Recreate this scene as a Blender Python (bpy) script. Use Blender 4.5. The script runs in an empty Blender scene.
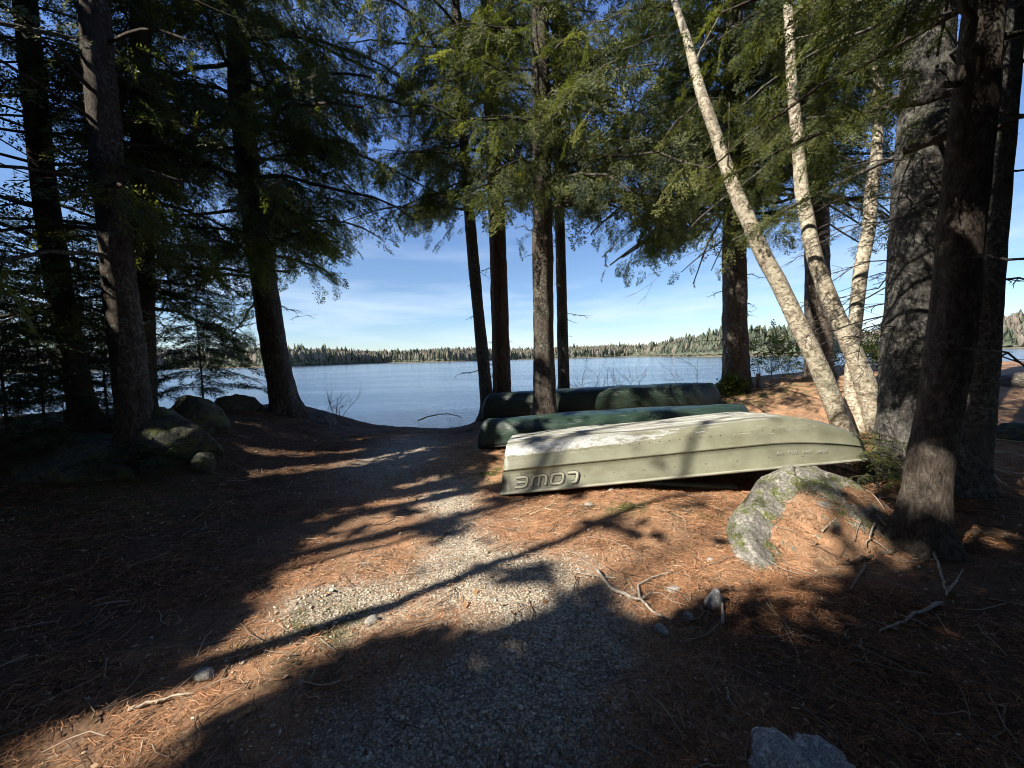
import bpy, bmesh, math, random
import numpy as np
from mathutils import Vector, Matrix

rng = np.random.default_rng(7)
random.seed(7)
scene = bpy.context.scene
COL = scene.collection
R = math.radians

# ------------------------------------------------------------------ camera
W, H, F = 1024, 768, 384.0
CAMZ = 1.55
PITCH, ROLL = R(3.85), R(1.45)
fwd = np.array([0, math.cos(PITCH), -math.sin(PITCH)])
r0 = np.array([1.0, 0, 0]); u0 = np.cross(r0, fwd)
rt = r0 * math.cos(ROLL) - u0 * math.sin(ROLL)
up = u0 * math.cos(ROLL) + r0 * math.sin(ROLL)
CAM = np.array([0, 0, CAMZ])
cd = bpy.data.cameras.new('camera'); cam = bpy.data.objects.new('camera', cd); COL.objects.link(cam)
cd.sensor_width = 36; cd.lens = F / W * 36; cd.clip_start = .05; cd.clip_end = 8000
cam.matrix_world = Matrix([[rt[0], up[0], -fwd[0], 0], [rt[1], up[1], -fwd[1], 0], [rt[2], up[2], -fwd[2], CAMZ], [0, 0, 0, 1]])
scene.camera = cam

# ------------------------------------------------------------------ light
SUN_EL = R(40)
SD = np.array([.848, .530])            # ground direction the shadows fall in
TAN = math.tan(SUN_EL)
world = bpy.data.worlds.new("World"); scene.world = world; world.use_nodes = True
wn, wl = world.node_tree.nodes, world.node_tree.links
bg = wn['Background']; bg.inputs['Strength'].default_value = .065
sky = wn.new('ShaderNodeTexSky'); sky.sky_type = 'NISHITA'; sky.sun_disc = False
sky.sun_elevation = SUN_EL; sky.sun_rotation = math.atan2(-SD[0], -SD[1]) % (2 * math.pi)
sky.air_density = 1.0; sky.dust_density = 0; sky.ozone_density = 6.0; sky.altitude = 100
tc = wn.new('ShaderNodeTexCoord'); mp = wn.new('ShaderNodeMapping'); mp.inputs['Scale'].default_value = (1.6, 1.6, 11)
mp.inputs['Rotation'].default_value = (0, R(3), R(20))
nz = wn.new('ShaderNodeTexNoise'); nz.inputs['Scale'].default_value = 1.5; nz.inputs['Detail'].default_value = 7; nz.inputs['Roughness'].default_value = .55
wl.new(tc.outputs['Generated'], mp.inputs['Vector']); wl.new(mp.outputs['Vector'], nz.inputs['Vector'])
cr = wn.new('ShaderNodeMapRange'); cr.inputs['From Min'].default_value = .44; cr.inputs['From Max'].default_value = .74; cr.inputs['To Min'].default_value = .10
wl.new(nz.outputs['Fac'], cr.inputs['Value'])
sx = wn.new('ShaderNodeSeparateXYZ'); wl.new(tc.outputs['Generated'], sx.inputs[0])
hz = wn.new('ShaderNodeMapRange'); hz.inputs['From Min'].default_value = .36; hz.inputs['From Max'].default_value = .02
hz.inputs['To Min'].default_value = 0; hz.inputs['To Max'].default_value = .95
wl.new(sx.outputs['Z'], hz.inputs['Value'])
mm = wn.new('ShaderNodeMath'); mm.operation = 'MULTIPLY'; wl.new(cr.outputs[0], mm.inputs[0]); wl.new(hz.outputs[0], mm.inputs[1])
mx = wn.new('ShaderNodeMixRGB'); mx.inputs[2].default_value = (6.2, 7.2, 8.6, 1)
zb = wn.new('ShaderNodeMapRange'); zb.interpolation_type = 'SMOOTHSTEP'; zb.inputs['From Min'].default_value = .12; zb.inputs['From Max'].default_value = .6; zb.inputs['To Max'].default_value = .8
wl.new(sx.outputs['Z'], zb.inputs['Value'])
clr = wn.new('ShaderNodeMixRGB'); clr.blend_type = 'ADD'; clr.inputs[2].default_value = (.42, .76, 2.4, 1)      # clear spring sky, bluer overhead
wl.new(zb.outputs[0], clr.inputs[0]); wl.new(sky.outputs[0], clr.inputs[1])
wl.new(mm.outputs[0], mx.inputs[0]); wl.new(clr.outputs[0], mx.inputs[1]); wl.new(mx.outputs[0], bg.inputs['Color'])
sl = bpy.data.lights.new('sun', 'SUN'); sl.energy = 5.0; sl.angle = R(.53); sl.color = (1, .93, .82)
so = bpy.data.objects.new('sun', sl); COL.objects.link(so)
sdir = Vector((SD[0] * math.cos(SUN_EL), SD[1] * math.cos(SUN_EL), -math.sin(SUN_EL)))
so.rotation_euler = sdir.to_track_quat('-Z', 'Y').to_euler()
so.location = (-20, -15, 30)
scene.view_settings.view_transform = 'Standard'; scene.view_settings.look = 'None'
scene.view_settings.exposure = 1.18; scene.view_settings.gamma = 1; scene.view_settings.use_curve_mapping = False
scene.render.engine = 'CYCLES'
scene.cycles.filter_width = 1.0; scene.cycles.max_bounces = 6; scene.cycles.diffuse_bounces = 3; scene.cycles.transmission_bounces = 4

# ------------------------------------------------------------------ maths helpers
def _hash(ix, iy, iz):
    n = (ix * 374761393 + iy * 668265263 + iz * 1274126177) & 0xFFFFFFFF
    n = ((n ^ (n >> 13)) * 1274126177) & 0xFFFFFFFF
    n = ((n ^ (n >> 16)) * 2246822519) & 0xFFFFFFFF
    return ((n ^ (n >> 15)) & 0xFFFFFF) / float(0xFFFFFF)
def vnoise(p):
    p = np.asarray(p, float); i = np.floor(p).astype(np.int64); f = p - i; f = f * f * (3 - 2 * f)
    out = 0
    for dx in (0, 1):
        for dy in (0, 1):
            for dz in (0, 1):
                w = (f[..., 0] if dx else 1 - f[..., 0]) * (f[..., 1] if dy else 1 - f[..., 1]) * (f[..., 2] if dz else 1 - f[..., 2])
                out = out + w * _hash(i[..., 0] + dx, i[..., 1] + dy, i[..., 2] + dz)
    return out
def fbm(p, oct=4):
    p = np.asarray(p, float); a, s, t = 1., 0, 0
    for k in range(oct):
        s = s + a * vnoise(p * 2 ** k + 17.3 * k); t += a; a *= .5
    return s / t
def sst(a, b, x):
    t = np.clip((x - a) / (b - a), 0, 1); return t * t * (3 - 2 * t)
def n2(x, y, s, z=0.):
    x, y = np.broadcast_arrays(np.asarray(x, float), np.asarray(y, float))
    return np.stack([x * s, y * s, np.full(x.shape, z)], -1)
def proj(p):
    d = np.asarray(p, float) - CAM
    z = d @ fwd; zz = np.where(z > .05, z, np.nan)
    return W / 2 + F * (d @ rt) / zz, H / 2 - F * (d @ up) / zz
def ray(px, py):
    return fwd + (px - W / 2) / F * rt - (py - H / 2) / F * up
def P(px, py, depth):
    d = ray(px, py); return CAM + d * depth / d[1]

# ------------------------------------------------------------------ terrain
WATER = -.62
def shore(x):
    return 9.1 + 1.5 * sst(-1.6, .3, x) + 2.4 * sst(6, 12, x) + .35 * np.sin(x * 1.3) * sst(-1, 1, np.abs(x + 3)) - 1.0 * sst(-4.8, -8, x)
SPINE = np.array([(1.66, 2.66, -.08), (1.76, 2.84, .04), (1.90, 3.08, .16), (2.12, 3.32, .30), (2.34, 3.46, .40), (2.58, 3.52, .46), (2.86, 3.53, .44), (3.14, 3.42, .33), (3.38, 3.30, .10)])
def ledge(x, y):
    """top of the rock outcrop and of the needle mat lying against its near side"""
    x, y = np.broadcast_arrays(np.asarray(x, float), np.asarray(y, float)); r_ = np.full(x.shape, -9.); mat = np.full(x.shape, -9.)
    m = (x > 1.0) & (x < 4.0) & (y > 2.0) & (y < 4.3)
    if not m.any(): return r_, mat
    px, py = x[m], y[m]; bd = np.full(px.shape, 1e9); sz = np.zeros_like(px); sg = np.zeros_like(px); tt = np.zeros_like(px)
    for k in range(len(SPINE) - 1):
        A, B = SPINE[k], SPINE[k + 1]; d = (B - A)[:2]; L2 = d @ d; t = np.clip(((px - A[0]) * d[0] + (py - A[1]) * d[1]) / L2, 0, 1)
        dx, dy = px - A[0] - t * d[0], py - A[1] - t * d[1]; D = np.hypot(dx, dy); c = D < bd
        bd = np.where(c, D, bd); sz = np.where(c, A[2] + t * (B - A)[2], sz); sg = np.where(c, d[0] * dy - d[1] * dx, sg); tt = np.where(c, (k + t) / (len(SPINE) - 1), tt)
    back = sg > 0; n1 = fbm(n2(px, py, 3.3), 3) - .5; n3 = fbm(n2(px, py, 9., 4.), 3) - .5
    front = sz - .52 * np.maximum(bd - .04, 0) - .25 * np.maximum(bd - .55, 0)
    r_[m] = np.where(back, sz - 1.9 * np.maximum(bd - .02 - .06 * (n1 + .5), 0) ** 1.1 - .25 * bd, front - .12 * np.maximum(bd - .3, 0)) + n1 * .09
    edge = .22 * (1 - .72 * sst(.55, .95, tt)) * (.35 + .65 * sst(.1, .45, tt)) + n1 * .34 + n3 * .10
    mat[m] = np.where(back, -9, front - .06 + n3 * .06 + (fbm(n2(px, py, 22., 1.), 3) - .5) * .035 + .085 * sst(edge - .10, edge + .10, bd)) 
    return r_, mat
def hgt(x, y):
    x = np.asarray(x, float); y = np.asarray(y, float)
    h = .30 * sst(-1.6, .8, x) * sst(5.4, 8.4, y) + .46 * sst(3.8, 6.6, x) * sst(3.6, 9.0, y)
    h = h + .42 * sst(-3.3, -5.4, x) * sst(3.6, 5.6, y) + .25 * sst(-2.5, -5.5, x) * sst(0, 3, y)
    h = h + .25 * sst(5, 9, x)
    h = np.maximum(h, ledge(x, y)[1])          # needles heaped on the slope of the outcrop
    h = h - .05 * np.exp(-((x + .4 + .35 * (y - 2)) / 1.0) ** 2) * sst(8, 5, y)             # worn path
    h = h + (fbm(n2(x, y, .8), 3) - .5) * .14 + (fbm(n2(x, y, 5., 3.), 3) - .5) * .045
    d = y - shore(x)
    return h * sst(1.0, -.3, d) - 1.5 * sst(-.05, 1.1, d) - 2.5 * sst(2, 30, d)
def G(px, py, t0=.5, t1=14):
    d = ray(px, py); t = np.linspace(t0, t1, 6000); q = CAM + t[:, None] * d / np.linalg.norm(d)
    below = q[:, 2] < hgt(q[:, 0], q[:, 1]); k = int(np.argmax(below)) if below.any() else len(t) - 1
    return q[k]

# ------------------------------------------------------------------ object helpers
def mesh_obj(name, v, faces, mat=None, parent=None, smooth=False, attr=None):
    """v (N,3); faces: list of int arrays (M,k)"""
    me = bpy.data.meshes.new(name)
    v = np.ascontiguousarray(v, np.float32)
    faces = [np.asarray(f, np.int32) for f in (faces if isinstance(faces, list) else [faces]) if len(f)]
    me.vertices.add(len(v)); me.vertices.foreach_set('co', v.ravel())
    nl = sum(f.size for f in faces); npoly = sum(len(f) for f in faces)
    me.loops.add(nl); me.polygons.add(npoly)
    me.loops.foreach_set('vertex_index', np.concatenate([f.ravel() for f in faces]))
    tot = np.concatenate([np.full(len(f), f.shape[1], np.int32) for f in faces])
    st = np.concatenate([[0], np.cumsum(tot)[:-1]]).astype(np.int32)
    me.polygons.foreach_set('loop_start', st); me.polygons.foreach_set('loop_total', tot)
    if smooth: me.polygons.foreach_set('use_smooth', np.ones(npoly, bool))
    if attr is not None:
        for k, a in attr.items():
            a = np.asarray(a, np.float32)
            if a.ndim == 1:
                at = me.attributes.new(k, 'FLOAT', 'POINT'); at.data.foreach_set('value', a)
            else:
                at = me.attributes.new(k, 'FLOAT_COLOR', 'POINT'); at.data.foreach_set('color', a.ravel())
    me.update(calc_edges=True); me.validate()
    if mat: me.materials.append(mat)
    o = bpy.data.objects.new(name, me); COL.objects.link(o)
    if parent: o.parent = parent
    return o
def tag(o, label=None, cat=None, group=None, kind=None):
    if label: o['label'] = label
    if cat: o['category'] = cat
    if group: o['group'] = group
    if kind: o['kind'] = kind
    return o
def empty(name, loc, label=None, cat=None, group=None):
    o = bpy.data.objects.new(name, None); COL.objects.link(o); o.location = tuple(loc); o.empty_display_size = .2
    return tag(o, label, cat, group)

class MB:
    def __init__(s): s.v = []; s.f = {}; s.n = 0; s.a = []
    def add(s, v, *fs, a=0.):
        v = np.asarray(v, float)
        for f in fs:
            f = np.asarray(f, np.int64)
            if len(f): s.f.setdefault(f.shape[1], []).append(f + s.n)
        s.v.append(v); s.a.append(np.broadcast_to(np.asarray(a, float), (len(v),))); s.n += len(v)
    def build(s, name, mat, parent=None, smooth=False, origin=None, attr=None):
        v = np.concatenate(s.v)
        if origin is not None: v = v - np.asarray(origin)
        return mesh_obj(name, v, [np.concatenate(x) for x in s.f.values()], mat, parent, smooth, {attr: np.concatenate(s.a)} if attr else None)
    def tube(s, pts, rad, sides=8, cap=True, bump=None, a=0.):
        pts = np.asarray(pts, float); n = len(pts); rad = np.broadcast_to(np.asarray(rad, float), (n,))
        t = np.gradient(pts, axis=0); t /= np.linalg.norm(t, axis=1)[:, None] + 1e-9
        ref = np.array([0, 1., 0]) if abs(t[:, 1]).max() < .9 else np.array([1., 0, 0])
        if abs(t @ ref).max() > .97: ref = np.array([0, 0, 1.])
        b = np.cross(t, ref); b /= np.linalg.norm(b, axis=1)[:, None] + 1e-9; c = np.cross(t, b)
        an = np.linspace(0, 2 * np.pi, sides, endpoint=False)
        rr = rad[:, None] * np.ones(sides)
        if bump is not None: rr = bump(rr, an, pts)
        v = pts[:, None] + rr[..., None] * (np.cos(an)[None, :, None] * b[:, None] + np.sin(an)[None, :, None] * c[:, None])
        i = np.arange(n - 1)[:, None] * sides; j = np.arange(sides)[None]; j2 = (j + 1) % sides
        q = np.stack([i + j, i + j2, i + sides + j2, i + sides + j], -1).reshape(-1, 4)
        s.add(v.reshape(-1, 3), q, *( [np.arange(sides)[None, ::-1], np.arange(sides)[None] + (n - 1) * sides] if cap else []), a=a)
    def box(s, c, size, rot=None):
        v = np.array([[x, y, z] for x in (-.5, .5) for y in (-.5, .5) for z in (-.5, .5)]) * size
        if rot is not None: v = v @ np.asarray(rot).T
        s.add(v + c, [[0, 1, 3, 2], [4, 6, 7, 5], [0, 4, 5, 1], [2, 3, 7, 6], [0, 2, 6, 4], [1, 5, 7, 3]])

# ------------------------------------------------------------------ materials
class Mat:
    def __init__(s, name, rough=.8, spec=.3):
        s.m = bpy.data.materials.new(name); s.m.use_nodes = True; s.t = s.m.node_tree; s.N = s.t.nodes; s.L = s.t.links
        s.b = s.N['Principled BSDF']; s.b.inputs['Roughness'].default_value = rough; s.b.inputs['Specular IOR Level'].default_value = spec
        s.co = s.N.new('ShaderNodeTexCoord')
    def vec(s, scale, space='Object', rot=(0, 0, 0)):
        m = s.N.new('ShaderNodeMapping'); m.inputs['Scale'].default_value = scale if isinstance(scale, tuple) else (scale,) * 3
        m.inputs['Rotation'].default_value = rot
        s.L.new(s.co.outputs[space], m.inputs[0]); return m.outputs[0]
    def noise(s, scale, detail=5, rough=.6, space='Object', dist=0., vec=None, rot=(0, 0, 0)):
        n = s.N.new('ShaderNodeTexNoise'); n.inputs['Scale'].default_value = 1; n.inputs['Detail'].default_value = detail
        n.inputs['Roughness'].default_value = rough; n.inputs['Distortion'].default_value = dist
        s.L.new(vec or s.vec(scale, space, rot), n.inputs['Vector']); return n.outputs['Fac']
    def voro(s, scale, feature='F1', space='Object', out='Distance'):
        n = s.N.new('ShaderNodeTexVoronoi'); n.inputs['Scale'].default_value = 1; n.feature = feature
        s.L.new(s.vec(scale, space), n.inputs['Vector']); return n.outputs[out]
    def rng(s, x, a, b, c=0., d=1.):
        n = s.N.new('ShaderNodeMapRange'); s.L.new(x, n.inputs[0])
        for k, q in zip(('From Min', 'From Max', 'To Min', 'To Max'), (a, b, c, d)): n.inputs[k].default_value = q
        return n.outputs[0]
    def math(s, op, a, b=None):
        n = s.N.new('ShaderNodeMath'); n.operation = op
        for k, q in enumerate((a, b)):
            if q is None: continue
            if isinstance(q, (int, float)): n.inputs[k].default_value = q
            else: s.L.new(q, n.inputs[k])
        return n.outputs[0]
    def mix(s, f, a, b, mode='MIX'):
        n = s.N.new('ShaderNodeMixRGB'); n.blend_type = mode
        for k, q in enumerate((f, a, b)):
            if isinstance(q, (int, float)): n.inputs[k].default_value = q
            elif isinstance(q, tuple): n.inputs[k].default_value = (*q, 1)
            else: s.L.new(q, n.inputs[k])
        return n.outputs[0]
    def ramp(s, x, *stops):
        n = s.N.new('ShaderNodeValToRGB'); e = n.color_ramp.elements
        for k, (p, c) in enumerate(stops):
            if k >= 2: e.new(p)
            e[k].position = p; e[k].color = (*c, 1)
        s.L.new(x, n.inputs[0]); return n.outputs[0]
    def attr(s, name, out='Fac'):
        n = s.N.new('ShaderNodeAttribute'); n.attribute_name = name; return n.outputs[out]
    def sep(s, x):
        n = s.N.new('ShaderNodeSeparateXYZ'); s.L.new(x, n.inputs[0]); return n.outputs
    def col(s, x):
        if isinstance(x, tuple): s.b.inputs['Base Color'].default_value = (*x, 1)
        else: s.L.new(x, s.b.inputs['Base Color'])
        return s
    def roughness(s, x): s.L.new(x, s.b.inputs['Roughness']); return s
    def bump(s, x, strength=.5, dist=.02):
        n = s.N.new('ShaderNodeBump'); n.inputs['Strength'].default_value = strength; n.inputs['Distance'].default_value = dist
        s.L.new(x, n.inputs['Height']); s.L.new(n.outputs[0], s.b.inputs['Normal']); return s

def bark(name, c_dark, c_mid, c_light, lichen=.25, scale=1., lich_col=(.33, .36, .29)):
    m = Mat(name, .9, .15)
    a = m.noise((19 * scale, 19 * scale, 7.5 * scale), 8, .72, dist=.8)
    v = m.noise((34 * scale, 34 * scale, 10 * scale), 7, .78, dist=1.2)
    big = m.noise(2.2, 4)
    c = m.ramp(a, (.30, c_dark), (.5, c_mid), (.72, c_light))
    c = m.mix(m.rng(v, .36, .47, .8, 0), c, tuple(x * .35 for x in c_dark))
    l = m.math('MULTIPLY', m.rng(m.noise(26, 4), .5, .62), m.rng(big, .56 - lichen * .4, .7 - lichen * .3))
    c = m.mix(l, c, lich_col)
    c = m.mix(m.rng(m.noise(1.1, 3), .35, .7, 0, .45), c, tuple(x * .6 for x in c_mid))
    m.col(c); h = m.math('ADD', m.math('MULTIPLY', a, .7), m.rng(v, .3, .6)); m.bump(h, .9, .035)
    return m.m
M = {}
M['bark_hemlock'] = bark('bark_hemlock', (.05, .038, .03), (.13, .105, .085), (.25, .22, .19), .3)
M['bark_pine'] = bark('bark_pine', (.06, .045, .036), (.17, .135, .11), (.30, .26, .22), .35, .8)
M['bark_red'] = bark('bark_red', (.06, .036, .024), (.17, .105, .07), (.32, .23, .16), .1, .9, (.30, .27, .2))
M['bark_scaly'] = bark('bark_scaly', (.045, .036, .030), (.135, .108, .088), (.33, .285, .235), .3, 1.15, (.25, .24, .2))
M['bark_grey'] = bark('bark_grey', (.05, .045, .04), (.17, .155, .14), (.34, .32, .29), .55, 1.1, (.38, .39, .34))
def birch_bark():
    m = Mat('bark_birch', .75, .25)
    a = m.noise((13, 13, 15), 3, .62, dist=1.0); sp = m.noise((22, 22, 30), 3, .6); big = m.noise(2.6, 4)
    c = m.ramp(a, (.33, (.10, .078, .055)), (.46, (.30, .255, .19)), (.58, (.46, .405, .31)), (.74, (.60, .55, .44)))
    c = m.mix(m.rng(sp, .56, .63, 0, .75), c, (.13, .10, .075))
    c = m.mix(m.math('MULTIPLY', m.rng(big, .42, .62), m.rng(sp, .40, .56, .6, 0)), c, (.30, .31, .22))
    m.col(c); m.bump(m.math('ADD', a, m.math('MULTIPLY', sp, .6)), .6, .02); return m.m
M['bark_birch'] = birch_bark()
def leafmat(name, c0, c1, trans):
    m = Mat(name, .55, .3)
    c = m.ramp(m.attr('tint'), (0., c0), (1., c1))
    m.col(c)
    tr = m.N.new('ShaderNodeBsdfTranslucent'); m.L.new(m.mix(1., c, (1.6, 1.7, .5), 'MULTIPLY'), tr.inputs['Color'])
    ms = m.N.new('ShaderNodeMixShader'); ms.inputs[0].default_value = trans
    out = m.N['Material Output']; m.L.new(m.b.outputs[0], ms.inputs[1]); m.L.new(tr.outputs[0], ms.inputs[2]); m.L.new(ms.outputs[0], out.inputs['Surface'])
    return m.m
M['needles'] = leafmat('hemlock_needles', (.030, .044, .025), (.165, .172, .050), .42)
M['needles_spruce'] = leafmat('spruce_needles', (.02, .038, .02), (.055, .08, .03), .15)
M['shrub_leaf'] = leafmat('shrub_leaves', (.06, .09, .02), (.16, .17, .04), .3)

def ground_mat():
    m = Mat('forest_floor', .95, .1)
    g = m.sep(m.attr('mixmap', 'Vector'))
    P_ = 'Object'
    f1 = m.noise(38, 6, .75); f2 = m.noise((140, 60, 90), 5, .7, dist=2.); mid = m.noise(5, 5); big = m.noise(1.3, 4)
    nee = m.ramp(f2, (.30, (.05, .026, .015)), (.43, (.37, .18, .09)), (.56, (.56, .325, .185)), (.72, (.62, .46, .32)))
    nee = m.mix(m.rng(mid, .30, .62, 0, .85), nee, m.ramp(f1, (.3, (.05, .033, .022)), (.52, (.22, .145, .092)), (.72, (.46, .35, .245))))
    gv = m.voro(75, 'F1', out='Color'); gs = m.sep(gv)[0]
    gd = m.voro(75, 'F1')
    gra = m.ramp(gs, (.0, (.25, .21, .165)), (.45, (.47, .40, .305)), (1., (.70, .63, .51)))
    gra = m.mix(m.rng(gd, .35, .75, 0, .75), gra, (.10, .075, .055))
    gra = m.mix(m.rng(f1, .5, .65, 0, .5), gra, (.26, .18, .11))
    gm = m.math('ADD', g[0], m.math('MULTIPLY', m.math('SUBTRACT', mid, .5), .8)); gm = m.math('ADD', gm, m.math('MULTIPLY', m.math('SUBTRACT', f1, .5), .9))
    sp = m.noise(170, 4, .8)
    nee = m.mix(m.rng(sp, .46, .34, 0, .75), nee, (.06, .035, .022)); nee = m.mix(m.rng(sp, .60, .70, 0, .7), nee, (.62, .50, .37))
    c = m.mix(m.rng(gm, .24, .70), nee, gra)
    duff = m.ramp(f1, (.3, (.016, .011, .008)), (.55, (.060, .040, .028)), (.8, (.15, .10, .07)))  # duff brown, darkened further to deepen the shaded ground
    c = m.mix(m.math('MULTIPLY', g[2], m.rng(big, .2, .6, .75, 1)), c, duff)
    moss = m.ramp(f1, (.3, (.02, .03, .008)), (.6, (.09, .10, .025)), (.8, (.20, .20, .07)))
    mm_ = m.math('MULTIPLY', g[1], m.rng(mid, .42, .6))
    c = m.mix(mm_, c, moss)
    m.col(c)
    h = m.math('ADD', m.math('MULTIPLY', f2, .35), m.math('ADD', m.math('MULTIPLY', f1, .8), m.math('MULTIPLY', m.math('SUBTRACT', 1., gd), m.math('MULTIPLY', gm, .5))))
    m.bump(h, .7, .02); return m.m
M['ground'] = ground_mat()

def rock_mat(name, base, light, moss=.3, scale=1.):
    m = Mat(name, .9, .2)
    a = m.noise(55 * scale, 5, .75); b = m.noise(5 * scale, 6, .6); v = m.noise(14 * scale, 5, .65)
    c = m.ramp(a, (.28, tuple(x * .35 for x in base)), (.5, base), (.72, light))
    c = m.mix(m.rng(v, .52, .62, 0, .75), c, m.ramp(a, (.3, tuple(x * .8 for x in light)), (.7, tuple(min(1, x * 1.25) for x in light))))
    c = m.mix(m.rng(b, .6, .7, 0, .8), c, tuple(x * .4 for x in base))
    if moss:
        s_ = m.N.new('ShaderNodeNewGeometry'); 
        mz = m.math('MULTIPLY', m.rng(m.noise(6.5, 4), .62 - moss * .25, .70 - moss * .2), m.rng(m.noise(40, 4), .35, .55))
        c = m.mix(mz, c, m.ramp(m.noise(70, 3), (.3, (.035, .045, .012)), (.7, (.15, .16, .045))))
    m.col(c); m.bump(m.math('ADD', m.math('MULTIPLY', a, .5), v), .7, .03); return m.m
M['rock_lichen'] = rock_mat('lichen_granite', (.27, .26, .235), (.46, .45, .41), .55)
M['rock_ledge'] = rock_mat('ledge_granite', (.17, .16, .14), (.37, .35, .305), .68)
M['rock_grey'] = rock_mat('grey_granite', (.30, .30, .29), (.68, .68, .66), 0, 2.6)
M['rock_dark'] = rock_mat('mossy_boulder', (.055, .055, .045), (.12, .12, .10), .5)
M['rock_brown'] = rock_mat('brown_boulder', (.10, .085, .07), (.19, .17, .14), .1)
M['pebble'] = rock_mat('pebble', (.32, .30, .26), (.5, .47, .42), 0, 2.)
def stickmat(name, c0, c1, c2):
    m = Mat(name, .9, .15); a = m.noise((60, 60, 25), 5, .7); m.col(m.ramp(a, (.3, c0), (.5, c1), (.7, c2))); m.bump(a, .5, .004); return m.m
M['stick_grey'] = stickmat('weathered_stick', (.12, .10, .08), (.30, .265, .22), (.48, .44, .38))
M['stick_brown'] = stickmat('brown_stick', (.035, .026, .02), (.10, .075, .055), (.2, .16, .12))
M['stick_pale'] = stickmat('pale_stick', (.25, .2, .14), (.48, .40, .29), (.66, .58, .46))
M['board'] = stickmat('weathered_board', (.08, .08, .075), (.17, .17, .16), (.28, .28, .265))
def attrmat(name, stops, rough=.85):
    m = Mat(name, rough, .2); m.col(m.ramp(m.attr('tint'), *stops)); return m.m
M['litter'] = attrmat('pine_needle_litter', [(0., (.045, .02, .010)), (.35, (.30, .135, .06)), (.7, (.52, .28, .15)), (1., (.68, .50, .34))])
M['gravel'] = attrmat('gravel_stones', [(0., (.16, .135, .11)), (.5, (.43, .365, .275)), (.85, (.59, .525, .42)), (1., (.78, .74, .66))])
M['leaflit'] = attrmat('dead_leaf_bits', [(0., (.10, .05, .025)), (.5, (.30, .18, .09)), (1., (.62, .52, .38))])
M['twigs'] = attrmat('twig_litter', [(0., (.05, .035, .025)), (.6, (.2, .155, .115)), (1., (.42, .36, .29))])
def water_mat():
    m = Mat('lake_water', .1, .5)
    a = m.noise((1.6, 3.8, 1), 7, .75, dist=.6); b = m.noise((.05, .16, 1), 4); c = m.noise((5, 12, 1), 4)
    h = m.math('ADD', m.math('MULTIPLY', a, m.rng(b, .35, .65, .5, 1.3)), m.math('MULTIPLY', c, .25))
    bp = m.N.new('ShaderNodeBump'); bp.inputs['Strength'].default_value = 1; bp.inputs['Distance'].default_value = .055; m.L.new(h, bp.inputs['Height'])
    df = m.N.new('ShaderNodeBsdfDiffuse'); df.inputs['Color'].default_value = (.035, .075, .13, 1)
    gl = m.N.new('ShaderNodeBsdfGlossy'); gl.inputs['Roughness'].default_value = .12; gl.inputs['Color'].default_value = (.95, .97, 1, 1); m.L.new(bp.outputs[0], gl.inputs['Normal'])
    fr = m.N.new('ShaderNodeFresnel'); fr.inputs['IOR'].default_value = 1.36; m.L.new(bp.outputs[0], fr.inputs['Normal'])
    ms = m.N.new('ShaderNodeMixShader'); m.L.new(m.rng(fr.outputs[0], 0, .62, .20, 1.), ms.inputs[0]); m.L.new(df.outputs[0], ms.inputs[1]); m.L.new(gl.outputs[0], ms.inputs[2])
    m.L.new(ms.outputs[0], m.N['Material Output'].inputs['Surface']); m.N.remove(m.b); return m.m
M['water'] = water_mat()
def farmat(name, hue):
    m = Mat(name, .95, .05); m.col(m.ramp(m.attr('tint'), *hue)); return m.m
M['far_ground'] = (lambda m: m.col(m.ramp(m.noise(.2, 4), (.3, (.09, .075, .05)), (.7, (.17, .15, .11)))))(Mat('far_shore_ground', .95, .05)).m
M['far_wood'] = farmat('far_wood', [(0., (.07, .085, .055)), (.42, (.105, .115, .08)), (.52, (.125, .112, .085)), (.8, (.17, .145, .118)), (1., (.20, .175, .15))])

# ------------------------------------------------------------------ setting: ground, water, far shore
def axis(a, b, step, lo, hi, grow=1.25):
    c = list(np.arange(a, b + 1e-6, step)); s = step
    while c[-1] < hi: s *= grow; c.append(c[-1] + s)
    s = step
    while c[0] > lo: s *= grow; c.insert(0, c[0] - s)
    return np.array(c)
gx = axis(-7, 8.5, .045, -1600, 1600); gy = axis(.4, 11, .045, -700, 1700)
X, Y = np.meshgrid(gx, gy); nx, ny = len(gx), len(gy)
Z = hgt(X, Y)
i = np.arange(ny - 1)[:, None] * nx + np.arange(nx - 1)[None]
q = np.stack([i, i + 1, i + nx + 1, i + nx], -1).reshape(-1, 4)
def pathmask(x, y):
    e = lambda a, b, s_, t: np.exp(-(((x - a) / s_) ** 2 + ((y - b) / t) ** 2))
    return np.clip(1.0 * e(-.12, 2.68, .78, .48) + .55 * e(-.5, 3.4, .3, .55) + .95 * e(-1.22, 2.40, .42, .34) + 1.0 * e(-.25, 1.45, .8, .5) + .85 * e(-.75, 4.5, .42, .9) + .95 * e(-1.95, 6.4, .85, 1.9) + .7 * e(.35, 2.05, .45, .4), 0, 1)
def duff_shade_mask(x, y):  # brown duff, spread over the shaded zones to darken them in colour
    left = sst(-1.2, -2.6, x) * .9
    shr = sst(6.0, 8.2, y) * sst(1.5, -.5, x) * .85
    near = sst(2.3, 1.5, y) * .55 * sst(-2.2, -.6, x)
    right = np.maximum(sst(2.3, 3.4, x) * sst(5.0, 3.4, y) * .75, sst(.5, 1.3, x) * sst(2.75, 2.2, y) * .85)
    return np.clip(np.maximum.reduce([left, shr, near, right]) * (1 - .85 * pathmask(x, y)), 0, 1)
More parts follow.
